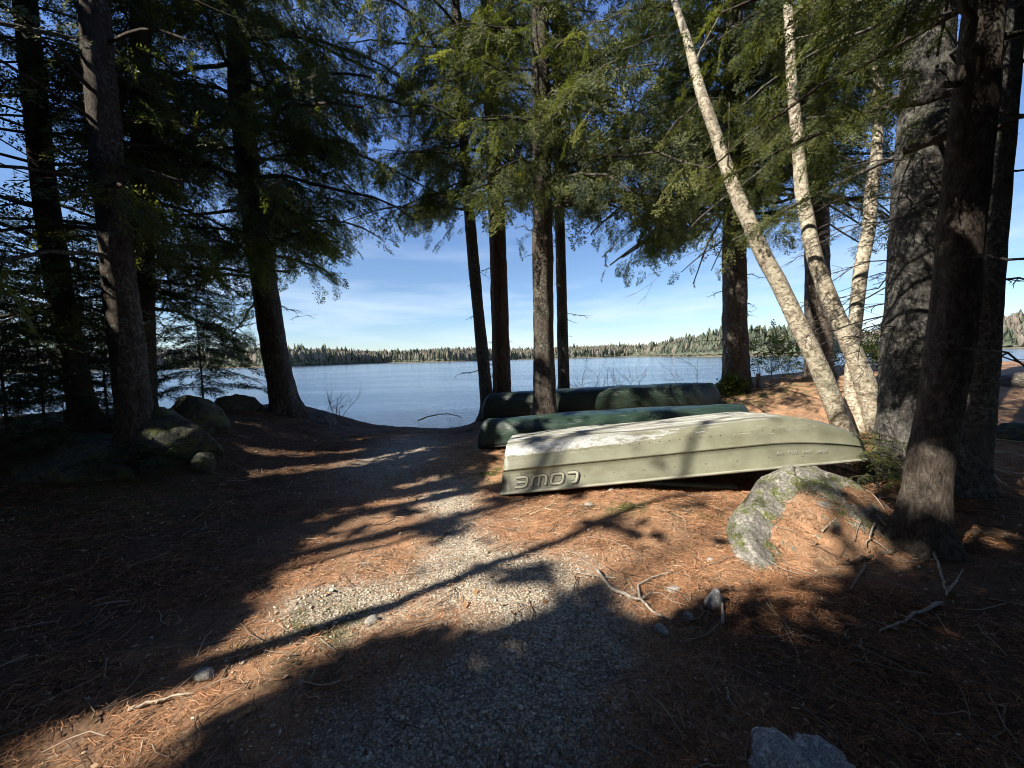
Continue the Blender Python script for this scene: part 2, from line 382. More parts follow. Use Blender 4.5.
def mossmask(x, y):
    e = lambda a, b, s, t: np.exp(-(((x - a) / s) ** 2 + ((y - b) / t) ** 2))
    return np.clip(e(-.3, 5.3, .6, .6) + e(1.1, 3.75, .4, .2) + e(1.9, 3.6, .3, .2) + e(5.5, 8.6, 1.6, .8) + e(-1.2, 2.2, .3, .25) + .8 * e(-4.5, 4, 1.2, 1.), 0, 1)
mixmap = np.stack([pathmask(X, Y), mossmask(X, Y), duff_shade_mask(X, Y), np.ones_like(X)], -1).reshape(-1, 4)
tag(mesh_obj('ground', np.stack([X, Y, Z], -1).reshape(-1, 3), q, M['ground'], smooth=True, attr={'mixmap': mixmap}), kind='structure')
wx = axis(-60, 60, 4, -2500, 2500, 1.4); wy = axis(5, 60, 4, 5, 2200, 1.4)
X, Y = np.meshgrid(wx, wy); nx_ = len(wx); i = np.arange(len(wy) - 1)[:, None] * nx_ + np.arange(nx_ - 1)[None]
tag(mesh_obj('lake_water', np.stack([X, Y, np.full_like(X, WATER)], -1).reshape(-1, 3), np.stack([i, i + 1, i + nx_ + 1, i + nx_], -1).reshape(-1, 4), M['water']), kind='structure')

FARH = [(-90, 6.5), (-40, 5.5), (5, 6.5), (12, 7), (30, 8), (60, 9), (90, 9)]
def far_dist(az):       # distance to the far shoreline by azimuth (deg right of straight ahead)
    base = 520 - 170 * sst(-16, -34, az) + 40 * np.sin(az * .11) + 25 * np.sin(az * .31 + 1)
    pt = sst(16, 27, az) * sst(42.5, 38.5, az)
    return base * (1 - .47 * pt) + 120 * sst(-30, -60, az)
def far_top(az):
    return np.interp(az, [-60, -30, 0, 14, 22, 28, 36, 39, 42, 47, 60], [9, 8, 8, 8, 8, 8, 6, 5, 12, 20, 24])
az = np.linspace(-75, 75, 400); dd = np.array([0, 1.5, 6, 20, 60, 130, 260]); hh = np.array([-.8, .5, 1.2, .35, .8, 1., .8])
AZ, DD = np.meshgrid(az, dd); rr = far_dist(AZ) + DD
zz = np.where(DD < 8, hh[:, None][(np.searchsorted(dd, DD[:, :1]))[:, 0]] + WATER, far_top(AZ) * sst(6, 130, DD) + 1.2 + WATER)
v = np.stack([rr * np.sin(np.radians(AZ)), rr * np.cos(np.radians(AZ)), zz], -1).reshape(-1, 3)
n_ = len(az); i = np.arange(len(dd) - 1)[:, None] * n_ + np.arange(n_ - 1)[None]
tag(mesh_obj('far_shore', v, np.stack([i, i + 1, i + n_ + 1, i + n_], -1).reshape(-1, 4), M['far_ground'], smooth=True), kind='structure')

def far_wood():
    mb = MB(); n = 21000
    a_ = rng.uniform(-62, 62, n); d_ = far_dist(a_) + 4 + rng.exponential(40, n)
    pt = sst(18, 28, a_) * sst(42.5, 38.5, a_)
    x = d_ * np.sin(np.radians(a_)); y = d_ * np.cos(np.radians(a_))
    lump = .75 + .5 * fbm(np.stack([a_ * .5, d_ * .02, 0 * a_], -1), 3)
    base = far_top(a_) * sst(6, 130, d_ - far_dist(a_)) + .5 + WATER
    conif = rng.random(n) < (.17 + .5 * pt + .4 * (d_ - far_dist(a_) < 10))
    for k in range(n):
        h = rng.uniform(8, 12.5) if conif[k] else rng.uniform(8, 12.5)
        h *= lump[k]
        if conif[k]:
            if rng.random() < .10: h *= 1.4
            r_ = h * rng.uniform(.14, .24) * (1 + .05 * pt[k]); s = 6; zz_ = np.array([.08, .35, .33, .65, .62, 1.]); rr_ = np.array([1., .65, .9, .5, .62, .04 + .06 * pt[k]])
            t_ = rng.uniform(0, .42) + .08 * pt[k]
        else:
            r_ = h * rng.uniform(.10, .20); s = 5; zz_ = np.array([.1, .3, .55, .8, 1.]); rr_ = np.array([.25, .75, 1., .75, .1])
            t_ = rng.uniform(.50, .78)
        an = np.linspace(0, 2 * np.pi, s, endpoint=False) + rng.random()
        rad = r_ * rr_[:, None] * rng.uniform(.5, 1.35, (len(zz_), s))
        v = np.stack([x[k] + rad * np.cos(an), y[k] + rad * np.sin(an), base[k] + h * (zz_[:, None] + rng.uniform(-.05, .05, (len(zz_), s)))], -1)
        i = np.arange(len(zz_) - 1)[:, None] * s; j = np.arange(s)[None]
        mb.add(v.reshape(-1, 3), np.stack([i + j, i + (j + 1) % s, i + s + (j + 1) % s, i + s + j], -1).reshape(-1, 4), a=np.clip(t_ + rng.uniform(-.09, .09, v.shape[0] * s), 0, 1))
    tag(mb.build('far_wood', M['far_wood'], attr='tint'), 'mixed grey and dark green woodland along the far shore of the lake', 'woodland', kind='stuff')
far_wood()

# ------------------------------------------------------------------ foliage
GUIDE = np.array([[int(c) for c in r] for r in """
45689999999858997999999999897532
56689999999788998999999898897421
47789999999488999999998887986321
36778899999888999989888877876310
56567788998899989988877766765312
23677667897888878977777655555212
34677667898788556765776644444211
34778877678455143544776543344312
77777775555100021234433222333201
87566766210000000000000001122100
97565467200000000000000000010000
96552577300000000000000000000000
86531473100000000000000000000000""".split()], float)
def guide(px, py):
    gx_ = np.clip(px / 32 - .5, 0, 30.999); gy_ = np.clip(py / 32 - .5, 0, 11.999)
    i = np.floor(gx_).astype(int); j = np.floor(gy_).astype(int); u, v = gx_ - i, gy_ - j
    return (GUIDE[j, i] * (1 - u) + GUIDE[j, i + 1] * u) * (1 - v) + (GUIDE[j + 1, i] * (1 - u) + GUIDE[j + 1, i + 1] * u) * v
def inpoly(px, py, poly):
    poly = np.asarray(poly, float); c = np.zeros(px.shape, bool); j = len(poly) - 1
    for i in range(len(poly)):
        xi, yi = poly[i]; xj, yj = poly[j]
        with np.errstate(divide='ignore', invalid='ignore'):
            c ^= ((yi > py) != (yj > py)) & (px < (xj - xi) * (py - yi) / (yj - yi + 1e-12) + xi)
        j = i
    return c
LIT = [(-60, 790), (-30, 745), (70, 705), (150, 668), (205, 632), (225, 605), (262, 570), (300, 540), (330, 515), (400, 500), (470, 484), (505, 430), (760, 390), (905, 380), (905, 470), (870, 500),
       (850, 535), (790, 545), (720, 572), (690, 618), (655, 638), (612, 590), (560, 610), (500, 628), (410, 628), (330, 645), (290, 665), (250, 690), (170, 730), (100, 790)]
def lit_at(p):  # crowns are thinned by this to leave a drawn sun pattern
    """how strongly a clump at p stands between the sun and the drawn sun patches (0..1)"""
    t = p[:, 2] / TAN; hx = p[:, 0] + SD[0] * t; hy = p[:, 1] + SD[1] * t
    q = hx * SD[1] - hy * SD[0]; s = hx * SD[0] + hy * SD[1]
    nn = (fbm(n2(hx, hy, 1.3), 3) - .5)
    q = q + nn * .9
    low = -.7 * sst(6.5, 9., s)
    slab = sst(-5.3, -4.6, q - low) * sst(-.6, -1.3, q) * sst(1.9, 2.6, s)
    slab = np.maximum(slab, sst(-1.6, -1.2, q) * sst(-.1, -.8, q) * sst(3.0, 4.2, s) * sst(.38, .47, fbm(n2(hx, hy, 2.2, 8.), 3)))
    px, py = proj(np.stack([hx, hy, np.zeros_like(hx)], -1))
    jx = nn * 60
    ok = np.isfinite(px); pp = np.where(ok, px, -9999); qq = np.where(ok, py, -9999)
    pol = inpoly(pp + jx, qq + jx * .4, LIT) & ok
    slab = slab * (1 - .75 * sst(-2.5, -2.0, q) * sst(3.9, 4.6, s) * sst(.50, .56, fbm(n2(hx, hy, 2.4, 3.), 3)))
    dap = sst(.33, .42, fbm(n2(hx, hy, 2.6, 5.), 3))
    al = hx * SD[0] + hy * SD[1]; ac = hx * SD[1] - hy * SD[0]
    streak = sst(.52, .58, fbm(np.stack([al * .55, ac * 3.2, 0 * al], -1), 3)); beach = inpoly(pp, qq, [(215, 450), (330, 428), (480, 425), (505, 470), (400, 500), (330, 520), (250, 520)]) & ok
    fleck = .7 * sst(-6.0, -5.2, hx * SD[1] - hy * SD[0]) * sst(.655, .70, fbm(np.stack([al * 1.3, ac * 2.4, 0 * al + 7], -1), 3))
    return np.maximum.reduce([np.maximum(slab, pol.astype(float)) * (.35 + .65 * dap), beach * streak * .95, fleck])

def spray_template(n_side, L, leaf_l, leaf_w, per, seed, wid=.36):
    g = np.random.default_rng(seed); quads = []
    def leaf(p, d, l, w):
        d = d / np.linalg.norm(d); side = np.cross(d, [0, 0, 1.]); side /= np.linalg.norm(side) + 1e-9
        tl = g.uniform(-.6, .6); s2 = side * math.cos(tl) + np.array([0, 0, 1.]) * math.sin(tl)
        quads.append([p, p + d * l * .45 + s2 * w, p + d * l, p + d * l * .45 - s2 * w])
    for k in range(n_side):
        t = (k + .5) / n_side
        for sgn in (-1, 1):
            x = L * (t * .95 + g.uniform(-.02, .02)); ln = L * wid * (1 - t) ** .7 * g.uniform(.7, 1.2) + .03
            a = R(g.uniform(38, 62)) * sgn; d = np.array([math.cos(a), math.sin(a), g.uniform(-.25, .05)])
            b = np.array([x, 0, -.30 * x * x / L])
            for m in range(per):
                f = m / per
                dd = d + np.array([.25 * f, g.uniform(-.25, .25), g.uniform(-.25, .1) - .35 * f])
                leaf(b + d * ln * f, dd, ln / per * g.uniform(1.1, 1.7) if leaf_l is None else leaf_l * g.uniform(.8, 1.2), leaf_w * g.uniform(.7, 1.3))
    leaf(np.array([L * .9, 0, -.3 * L * .8]), np.array([1, 0, -.4]), .06, leaf_w)
    v = np.array(quads).reshape(-1, 3); return v
def needle_spray(n_side, L, pairs, ll, lw, seed, wid=.42):
    """a drooping twig whose side twigs carry short needles in pairs"""
    g = np.random.default_rng(seed); quads = []
    for k in range(n_side):
        t = (k + .5) / n_side
        for sgn in (-1, 1):
            if g.random() < .08: continue
            x = L * (t * .96 + g.uniform(-.03, .03)); ln = L * wid * (1 - t) ** .6 * g.uniform(.45, 1.25) + .03; a = R(g.uniform(30, 68)) * sgn
            d = np.array([math.cos(a), math.sin(a), g.uniform(-.35, .05)]); d /= np.linalg.norm(d); b = np.array([x, 0, -.32 * x * x / L]); cv = g.uniform(-.5, .1)
            for m in range(pairs):
                f = (m + g.uniform(.3, .9)) / pairs; p = b + d * ln * f + np.array([0, 0, cv * ln * f * f])
                for s2 in (-1, 1):
                    a2 = a + s2 * R(g.uniform(25, 70)); e = np.array([math.cos(a2), math.sin(a2), g.uniform(-.5, .3)]); e /= np.linalg.norm(e); sd = np.cross(e, [0, 0, 1.]); sd /= np.linalg.norm(sd); tl = g.uniform(-.9, .9)
                    sd = sd * math.cos(tl) + np.array([0, 0, 1.]) * math.sin(tl); l_ = ll * g.uniform(.6, 1.3); w_ = lw * g.uniform(.7, 1.3)
                    quads.append([p, p + e * l_ * .5 + sd * w_, p + e * l_, p + e * l_ * .5 - sd * w_])
    return np.array(quads).reshape(-1, 3)
FINE = [needle_spray(9, .42, 4, .050, .0075, s) for s in (1, 2, 3)]
NEAR = [needle_spray(13, .34, 5, .026, .0046, s, .38) for s in (11, 12, 13)]
COARSE = [spray_template(4, .75, None, .05, 2, s, .45) for s in (4, 5)]
BRUSH = [spray_template(14, .34, None, .008, 2, s, .22) for s in (6, 7)]

def place_sprays(pos, dirs, scale, templates, g, jitter=.75):
    """returns verts, quads, tint for sprays at pos pointing along dirs"""
    n = len(pos); d = dirs / (np.linalg.norm(dirs, axis=1)[:, None] + 1e-9)
    upv = np.array([0, 0, 1.]) + g.normal(0, jitter, (n, 3)) * [1, 1, .3]
    y = np.cross(upv, d); y /= np.linalg.norm(y, axis=1)[:, None] + 1e-9; z = np.cross(d, y)
    Rm = np.stack([d, y, z], 1)              # rows are the axes
    vs, ts = [], []; pick = g.integers(0, len(templates), n); tint = np.clip(g.beta(1.6, 2.6, n), 0, 1)
    for k, T in enumerate(templates):
        m = pick == k
        if not m.any(): continue
        vv = np.einsum('vi,nij->nvj', T, Rm[m]) * scale[m][:, None, None] + pos[m][:, None]
        vs.append(vv.reshape(-1, 3)); ts.append(np.repeat(tint[m], len(T)))
    v = np.concatenate(vs); return v, np.arange(len(v)).reshape(-1, 4), np.concatenate(ts)

def grow_crown(trunk_at, zlo, zhi, nb, lmax, g, use_guide=True, use_lit=True, templates=FINE, sscale=1., dens=1., droop=.35, azr=None, wood=None, keep_lit=.9, azbias=None, shape='cone', e0=(-.15, .25), guide_bare=.25, step=.21, gscale=1.):
    """limbs with branchlets and sprays; returns a list of (pos, dir, scale) and adds limb tubes to wood"""
    PS, DS = [], []
    zs = zlo + (zhi - zlo) * (np.arange(nb) + g.uniform(0, 1, nb)) / nb
    phi = g.uniform(0, 6.28)
    for z in zs:
        phi += 2.4 + g.uniform(-.5, .5)
        az_ = phi if azr is None else g.uniform(*azr)
        f = (z - zlo) / max(zhi - zlo, .01)
        L = lmax * ((1 - f) ** .75 * .85 + .15) * g.uniform(.65, 1.1)
        if shape == 'round': L = lmax * (.45 + .75 * math.sin(math.pi * min(1, .15 + f * .8))) * g.uniform(.65, 1.05)
        p0, rad = trunk_at(z); el = g.uniform(*e0) + .3 * f
        n = 9; t = np.linspace(0, 1, n); hd = np.array([math.cos(az_), math.sin(az_)])
        w1 = g.uniform(-.25, .25)
        lat = np.array([-hd[1], hd[0]])
        xy = p0[:2] + hd * (L * t)[:, None] + lat * (w1 * L * t ** 2)[:, None] + lat * (np.cumsum(g.normal(0, .012 * L, n)))[:, None]
        zz_ = p0[2] + L * (el * t - droop * t ** 2) + np.cumsum(g.normal(0, .012 * L, n))
        pts = np.column_stack([xy, zz_])
        # branchlets
        bp, bd = [], []
        limb_r = max(.008, .011 * L + .004)
        for s in np.arange(.16, .97, max(.045, step / L)):
            s = min(.985, s + g.uniform(-.5, .5) * step / L); i = s * (n - 1); a = int(i); b_ = pts[a] + (pts[min(a + 1, n - 1)] - pts[a]) * (i - a)
            tang = pts[min(a + 1, n - 1)] - pts[max(a, 0)] if a < n - 1 else pts[-1] - pts[-2]
            tang = tang / np.linalg.norm(tang)
            for sg in (-1, 1):
                if g.random() > dens: continue
                bl = L * .36 * (1 - s * .72) * g.uniform(.25, 1.35); k = max(1, int(bl / (.17 if step < .2 else .22)))
                an = R(g.uniform(28, 80)) * sg
                dv = np.array([tang[0] * math.cos(an) - tang[1] * math.sin(an), tang[0] * math.sin(an) + tang[1] * math.cos(an), tang[2] - g.uniform(0, .35)])
                dv /= np.linalg.norm(dv)
                for m in range(k):
                    f2 = (m + .2) / k
                    pp = b_ + dv * bl * f2 + np.array([0, 0, -.25 * bl * f2 * f2])
                    for s3 in ((-1, 1) if m < k - 1 else (0,)):
                        a3 = s3 * R(g.uniform(25, 55)); d3 = np.array([dv[0] * math.cos(a3) - dv[1] * math.sin(a3), dv[0] * math.sin(a3) + dv[1] * math.cos(a3), dv[2] - .25 * f2 - g.uniform(0, .5)])
                        bp.append(pp); bd.append(d3)
        bp.append(pts[-1]); bd.append(pts[-1] - pts[-2])
        if len(bp) > 12:
            ok_ = g.random(len(bp)) > .16; ok_[-1] = True; bp = [b for b, k in zip(bp, ok_) if k]; bd = [b for b, k in zip(bd, ok_) if k]
        bp = np.array(bp) + g.normal(0, .035, (len(bp), 3)); bd = np.array(bd); keep = np.ones(len(bp), bool)
        tipc = bp + bd / np.linalg.norm(bd, axis=1)[:, None] * .2
        if use_guide:
            px, py = proj(tipc); fr = np.isfinite(px) & (px > -30) & (px < W + 30) & (py > -40) & (py < 760)
            gd = np.where(fr, guide(np.nan_to_num(px), np.clip(np.nan_to_num(py), 0, 416)) * np.where(np.nan_to_num(py) > 416, 0, .88 * gscale), 8.4)
            nn = .55 * fbm(tipc * 1.4, 3) + .45 * fbm(tipc * 3.4 + 9, 2); nn = np.clip((nn - .5) * 2.5 + .5, 0, 1)
            keep &= (nn * 9 < gd * 1.02 - .35) 
            keep &= g.random(len(bp)) < np.clip(gd / 4.5, 0, 1)
        if use_lit:
            li = lit_at(tipc); keep &= ~(g.random(len(bp)) < li * keep_lit)
        dist = np.linalg.norm(tipc - CAM, axis=1); keep &= dist > 1.6
        if wood is not None:
            frac = keep.mean()
            if frac > .06 or g.random() < guide_bare:
                last = n
                if use_guide:
                    px, py = proj(pts); fr = np.isfinite(px) & (px > 0) & (px < W) & (py > 0)
                    gl = np.where(fr, guide(np.nan_to_num(px), np.clip(np.nan_to_num(py), 0, 416)), 5)
                    bad = np.where(gl < 1.8)[0]
                    if len(bad): last = max(2, bad[0] + (1 if g.random() < .3 else 0))
                if keep.any():
                    kk = [int(np.argmin(np.linalg.norm(pts - b, axis=1))) for b in bp[keep]]; last = max(2, min(last, max(kk) + 1))
                if frac <= .06: last = min(last, int(g.integers(3, 6)))
                if use_lit and not use_guide:
                    lb = np.where(lit_at(pts) > .5)[0]
                    if len(lb): last = max(2, lb[0])
                    if len(lb) and lb[0] < 2: continue_limb = False
                    else: continue_limb = True
                else: continue_limb = True
                if continue_limb: wood.tube(pts[:last], np.linspace(limb_r, limb_r * .3, n)[:last], 5, a=.5)
                # twig skeleton
                for s in range(0, len(bp), 7):
                    if keep[s] and last >= n - 1:
                        j = int(np.argmin(np.linalg.norm(pts - bp[s], axis=1))); wood.tube([pts[j], (pts[j] + bp[s]) / 2 + [0, 0, .01], bp[s]], [.006, .005, .003], 3, cap=False, a=.5)
        if keep.any(): PS.append(bp[keep]); DS.append(bd[keep])
    if not PS: return np.zeros((0, 3)), np.zeros((0, 3))
    return np.concatenate(PS), np.concatenate(DS)

def trunk_bump(g, base_z, flare=.5, rough=.10, lobes=5):
    ph = g.uniform(0, 6, 4); off = g.uniform(0, 50)
    def f(rr, an, pts):
        zz_ = pts[:, 2] - base_z
        fl = flare * np.exp(-np.clip(zz_, 0, 9) / .20)
        lob = (.5 + .5 * np.cos(lobes * an[None] + ph[0] + .9 * np.sin(2 * an[None] + ph[1]))) ** 3
        n = fbm(np.stack([np.cos(an)[None] * 2.5 + off + 0 * zz_[:, None], np.sin(an)[None] * 2.5 + 0 * zz_[:, None], zz_[:, None] * 1.2 + 0 * an[None]], -1), 3) - .5
        n2_ = fbm(np.stack([np.cos(an)[None] * 9 + off + 0 * zz_[:, None], np.sin(an)[None] * 9 + 0 * zz_[:, None], zz_[:, None] * 5 + 0 * an[None]], -1), 2) - .5
        return rr * (1 + fl[:, None] * (.40 + 1.9 * lob) + n * rough * 2.2 + n2_ * rough * 1.6)
    return f

def dead_branch(w, p, az, L, g, r_=.011, droop=.25, sub=7):
    n = 8; t = np.linspace(0, 1, n); hd = np.array([math.cos(az), math.sin(az)]); wob = np.cumsum(g.normal(0, .03 * L, (n, 3)), 0)
    pts = np.column_stack([p[0] + hd[0] * L * t, p[1] + hd[1] * L * t, p[2] + L * (g.uniform(-.1, .15) * t - droop * t * t)]) + wob; w.tube(pts, np.linspace(r_, r_ * .25, n), 5)
    for _ in range(sub):
        k = int(g.integers(2, n)); a = az + g.choice([-1, 1]) * g.uniform(.4, 1.1); l2 = L * g.uniform(.12, .42); q_ = pts[k]
        e = np.array([math.cos(a) * l2, math.sin(a) * l2, l2 * g.uniform(-.6, .1)]); m_ = q_ + e * .5 + g.normal(0, .04 * l2 + .008, 3)
        w.tube([q_, m_, q_ + e], [r_ * .45, r_ * .32, r_ * .15], 3, cap=False)
        for _ in range(2):
            a2 = a + g.uniform(-.9, .9); l3 = l2 * g.uniform(.3, .6); w.tube([m_, m_ + np.array([math.cos(a2) * l3, math.sin(a2) * l3, -l3 * g.uniform(0, .7)])], [r_ * .28, r_ * .12], 3, cap=False)
def trunk_curve(pix, depth, lean=0., top=13.):
    """control pixels from the base upwards at a real distance; returns dense points from below ground to the tree top"""
    pts = []
    for k, (x, y) in enumerate(pix): pts.append(P(x, y, depth + lean * k))
    b = pts[0].copy(); d = (pts[0] - pts[1]); d /= max(abs(d[2]), .2)
    gz = float(hgt(b[0], b[1])); pts[0] = np.array([b[0], b[1], gz])
    root = np.array([b[0], b[1], gz - .25])
    v = (pts[-1] - pts[-2]); v /= abs(v[2])
    ext = [pts[-1] + v * s for s in np.linspace(0, max(0., top - pts[-1][2]), 6)[1:]] if top > pts[-1][2] + .5 else []
    ctl = np.array([root] + pts + ext)
    # smooth dense resample by height
    t = np.concatenate([[0], np.cumsum(np.linalg.norm(np.diff(ctl, axis=0), axis=1))]); tt = np.concatenate([np.linspace(0, 1.2, 16)[:-1], np.arange(1.2, t[-1], .14)])
    c = np.stack([np.interp(tt, t, ctl[:, k]) for k in range(3)], 1)
    for _ in range(3):
        c[3:-1] = .25 * c[2:-2] + .5 * c[3:-1] + .25 * c[4:]
    return c, pts[0]

def tree(name, label, cat, pix, depth, width, barkm, crown=None, top=13., flare=.5, lean=0., seed=0, group=None, stubs=0, taper=.55, rough=.1, extra=None):
    """width = trunk width in pixels at the middle of what shows"""
    g = np.random.default_rng(1000 + seed)
    c, base = trunk_curve(pix, depth, lean, top)
    th = math.hypot((pix[0][0] - W / 2) / F, 1); r_ = width * depth / F / 2 / th
    zrel = np.clip((c[:, 2] - base[2]) / max(top, 1), 0, 1)
    rad = r_ * (1.06 - taper * zrel) * np.where(zrel > .93, 1 - (zrel - .93) / .07 * .8, 1)
    wood = MB(); wood.tube(c, rad, 26, bump=trunk_bump(g, base[2], flare, rough))
    def at(z):
        k = int(np.argmin(abs(c[:, 2] - z))); return c[k], rad[k]
    root = empty(name, base, label, cat, group)
    for k in range(stubs):         # dead broken branches
        z = g.uniform(base[2] + .8, base[2] + 3.6); p, rr_ = at(z); a = g.uniform(0, 6.28); L = g.uniform(.12, .7)
        dead_branch(wood, p, a, rr_ + L, g, .010 + .006 * L, .2, 4 if L > .3 else 0)
    PS, DS = [], []
    for kw in (crown or []):
        kw = dict(kw); p, d = grow_crown(at, g=g, wood=wood, **kw); PS.append(p); DS.append(d)
    for z0_, z1_, n_, az0, az1, L0, L1 in (extra or []):
        for _ in range(n_):
            p, rr_ = at(base[2] + g.uniform(z0_, z1_)); dead_branch(wood, p, g.uniform(az0, az1), g.uniform(L0, L1), g, .010, .35, 9)
    wood.build('trunk', barkm, root, smooth=True, origin=base)
    if PS and sum(map(len, PS)):
        p = np.concatenate(PS); d = np.concatenate(DS); fine = (crown[0].get('templates') or FINE)
        v, qd, t_ = place_sprays(p, d, g.uniform(.5, 1.35, len(p)) * crown[0].get('sscale', 1.), fine, g)
        mesh_obj('crown', v - base, qd, M['needles'], root, attr={'tint': t_})
        print(name, label[:30], 'sprays', len(p))
    return root, c, rad

PI = math.pi
# trees in view, from the left edge to the right edge
tree('hemlock_tree', 'dark leaning hemlock nearest the left edge of the photo', 'tree', [(86, 425), (62, 300), (45, 200), (25, 0)], 6.0, 29, M['bark_hemlock'],
     [dict(zlo=2.2, zhi=9, nb=50, lmax=2.7, gscale=1.08)], seed=1, stubs=6)
tree('hemlock_tree', 'thick dark hemlock rising behind the left mossy boulder', 'tree', [(142, 474), (122, 300), (106, 150), (94, 0)], 4.9, 37, M['bark_hemlock'],
     [dict(zlo=2.8, zhi=9.5, nb=36, lmax=2.5, gscale=1.05)], seed=2, stubs=8)
tree('hemlock_tree', 'shaded hemlock right behind the thick left trunk, half hidden by it', 'tree', [(146, 440), (143, 300), (142, 120), (140, 0)], 6.4, 26, M['bark_hemlock'],
     [dict(zlo=2.3, zhi=9.5, nb=60, lmax=2.9, gscale=1.08)], seed=3, stubs=5, extra=[(1.2, 3.2, 8, -1., 4., .6, 1.8)])
tree('hemlock_tree', 'leaning hemlock with a full dark crown at the left of the landing', 'tree', [(287, 430), (268, 310), (252, 200), (240, 100), (236, 0)], 8.0, 27, M['bark_hemlock'],
     [dict(zlo=3.1, zhi=13, nb=78, lmax=3.7, shape='round', gscale=1.08), dict(zlo=3.2, zhi=9, nb=22, lmax=3.6, azr=(-.9, .6))], seed=4, stubs=2, extra=[(1.5, 3.4, 6, 2.4, 4.2, .8, 2.4), (2.2, 3.4, 3, -.8, .6, .5, 1.6)], flare=.32)
tree('hemlock_tree', 'thin crooked trunk leaning left beside the reddish trunk by the canoes', 'tree', [(488, 394), (477, 300), (470, 220), (462, 120), (455, 0)], 9.2, 12, M['bark_hemlock'],
     [dict(use_lit=False, zlo=5.0, zhi=13, nb=46, lmax=2.9, shape='round'), dict(use_lit=False, zlo=4.8, zhi=8.5, nb=16, lmax=2.6, azr=(2.2, 4.2))], seed=5, stubs=5)
tree('spruce_tree', 'straight reddish brown trunk behind the left end of the far canoe', 'tree', [(502, 392), (498, 250), (492, 120), (487, 0)], 9.7, 18, M['bark_red'],
     [dict(use_lit=False, zlo=5.2, zhi=13, nb=36, lmax=2.4)], seed=6, stubs=5)
tree('hemlock_tree', 'straight dark trunk standing between the two green canoes', 'tree', [(545, 418), (543, 300), (542, 150), (540, 0)], 7.4, 21, M['bark_hemlock'],
     [dict(use_lit=False, zlo=4.3, zhi=12.5, nb=46, lmax=2.9), dict(use_lit=False, zlo=4.2, zhi=8.0, nb=30, lmax=3.2, azr=(-1.9, .4))], seed=7, stubs=2)
tree('hemlock_tree', 'slim dark trunk just right of the one between the canoes', 'tree', [(564, 386), (561, 270), (558, 150), (556, 0)], 10.0, 11, M['bark_hemlock'],
     [dict(use_lit=False, zlo=5.4, zhi=12, nb=26, lmax=2.2)], seed=8, stubs=5)
tree('hemlock_tree', 'straight brown trunk past the right end of the far canoe', 'tree', [(736, 394), (734, 250), (735, 130), (733, 0)], 9.4, 26, M['bark_pine'],
     [dict(use_lit=False, zlo=4.4, zhi=13, nb=70, lmax=4.0, droop=.5, shape='round'), dict(use_lit=False, zlo=4.6, zhi=8, nb=20, lmax=4.0, azr=(2.4, 4.4), droop=.55), dict(use_lit=False, zlo=5.2, zhi=9, nb=30, lmax=4.2, azr=(3.3, 5.2), droop=.4)], seed=9, stubs=7, extra=[(3.4, 6.0, 12, 2.4, 4.6, 1.0, 3.2)], flare=.25)
tree('pine_tree', 'straight grey trunk half hidden behind the crossing birch stems', 'tree', [(818, 398), (817, 250), (816, 120), (815, 0)], 9.0, 27, M['bark_pine'],
     [dict(use_lit=False, zlo=4.6, zhi=13, nb=40, lmax=3.2, droop=.4)], seed=10, stubs=5, extra=[(2.6, 5., 8, -.6, 3.6, .6, 1.8)], flare=.2)
tree('pine_tree', 'very thick grey pine trunk right of the birch stems', 'tree', [(905, 470), (908, 380), (917, 250), (925, 100), (930, 0)], 4.5, 62, M['bark_grey'],
     [dict(use_lit=False, zlo=3.6, zhi=12, nb=34, lmax=2.8, droop=.4, templates=NEAR), dict(use_lit=False, zlo=2.9, zhi=4.6, nb=14, lmax=1.6, azr=(2.2, 4.6), dens=.5)], seed=11, stubs=10, extra=[(1.6, 3.6, 16, 2.2, 4.4, .5, 1.5)], flare=.25, rough=.07)
tree('hemlock_tree', 'reddish leaning trunk with a flared root foot nearest the viewer', 'tree', [(918, 548), (928, 470), (942, 400), (955, 300), (966, 180), (985, 0)], 2.9, 50, M['bark_scaly'],
     [dict(use_lit=False, zlo=2.9, zhi=9, nb=24, lmax=2.9, droop=.3, azr=(1.9, 4.3), templates=NEAR, sscale=.85, step=.15, gscale=.8), dict(use_lit=False, zlo=3.6, zhi=10, nb=18, lmax=2.2, templates=NEAR)], top=10, seed=12, stubs=6, flare=.6, rough=.16)
tree('spruce_tree', 'tall grey trunk farthest right, close behind the reddish one', 'tree', [(966, 478), (975, 380), (984, 250), (995, 120), (1006, 0)], 3.9, 48, M['bark_grey'],
     [dict(use_lit=False, zlo=3.4, zhi=11, nb=24, lmax=2.0, templates=NEAR)], top=11, seed=13, stubs=14, flare=.3, rough=.07)

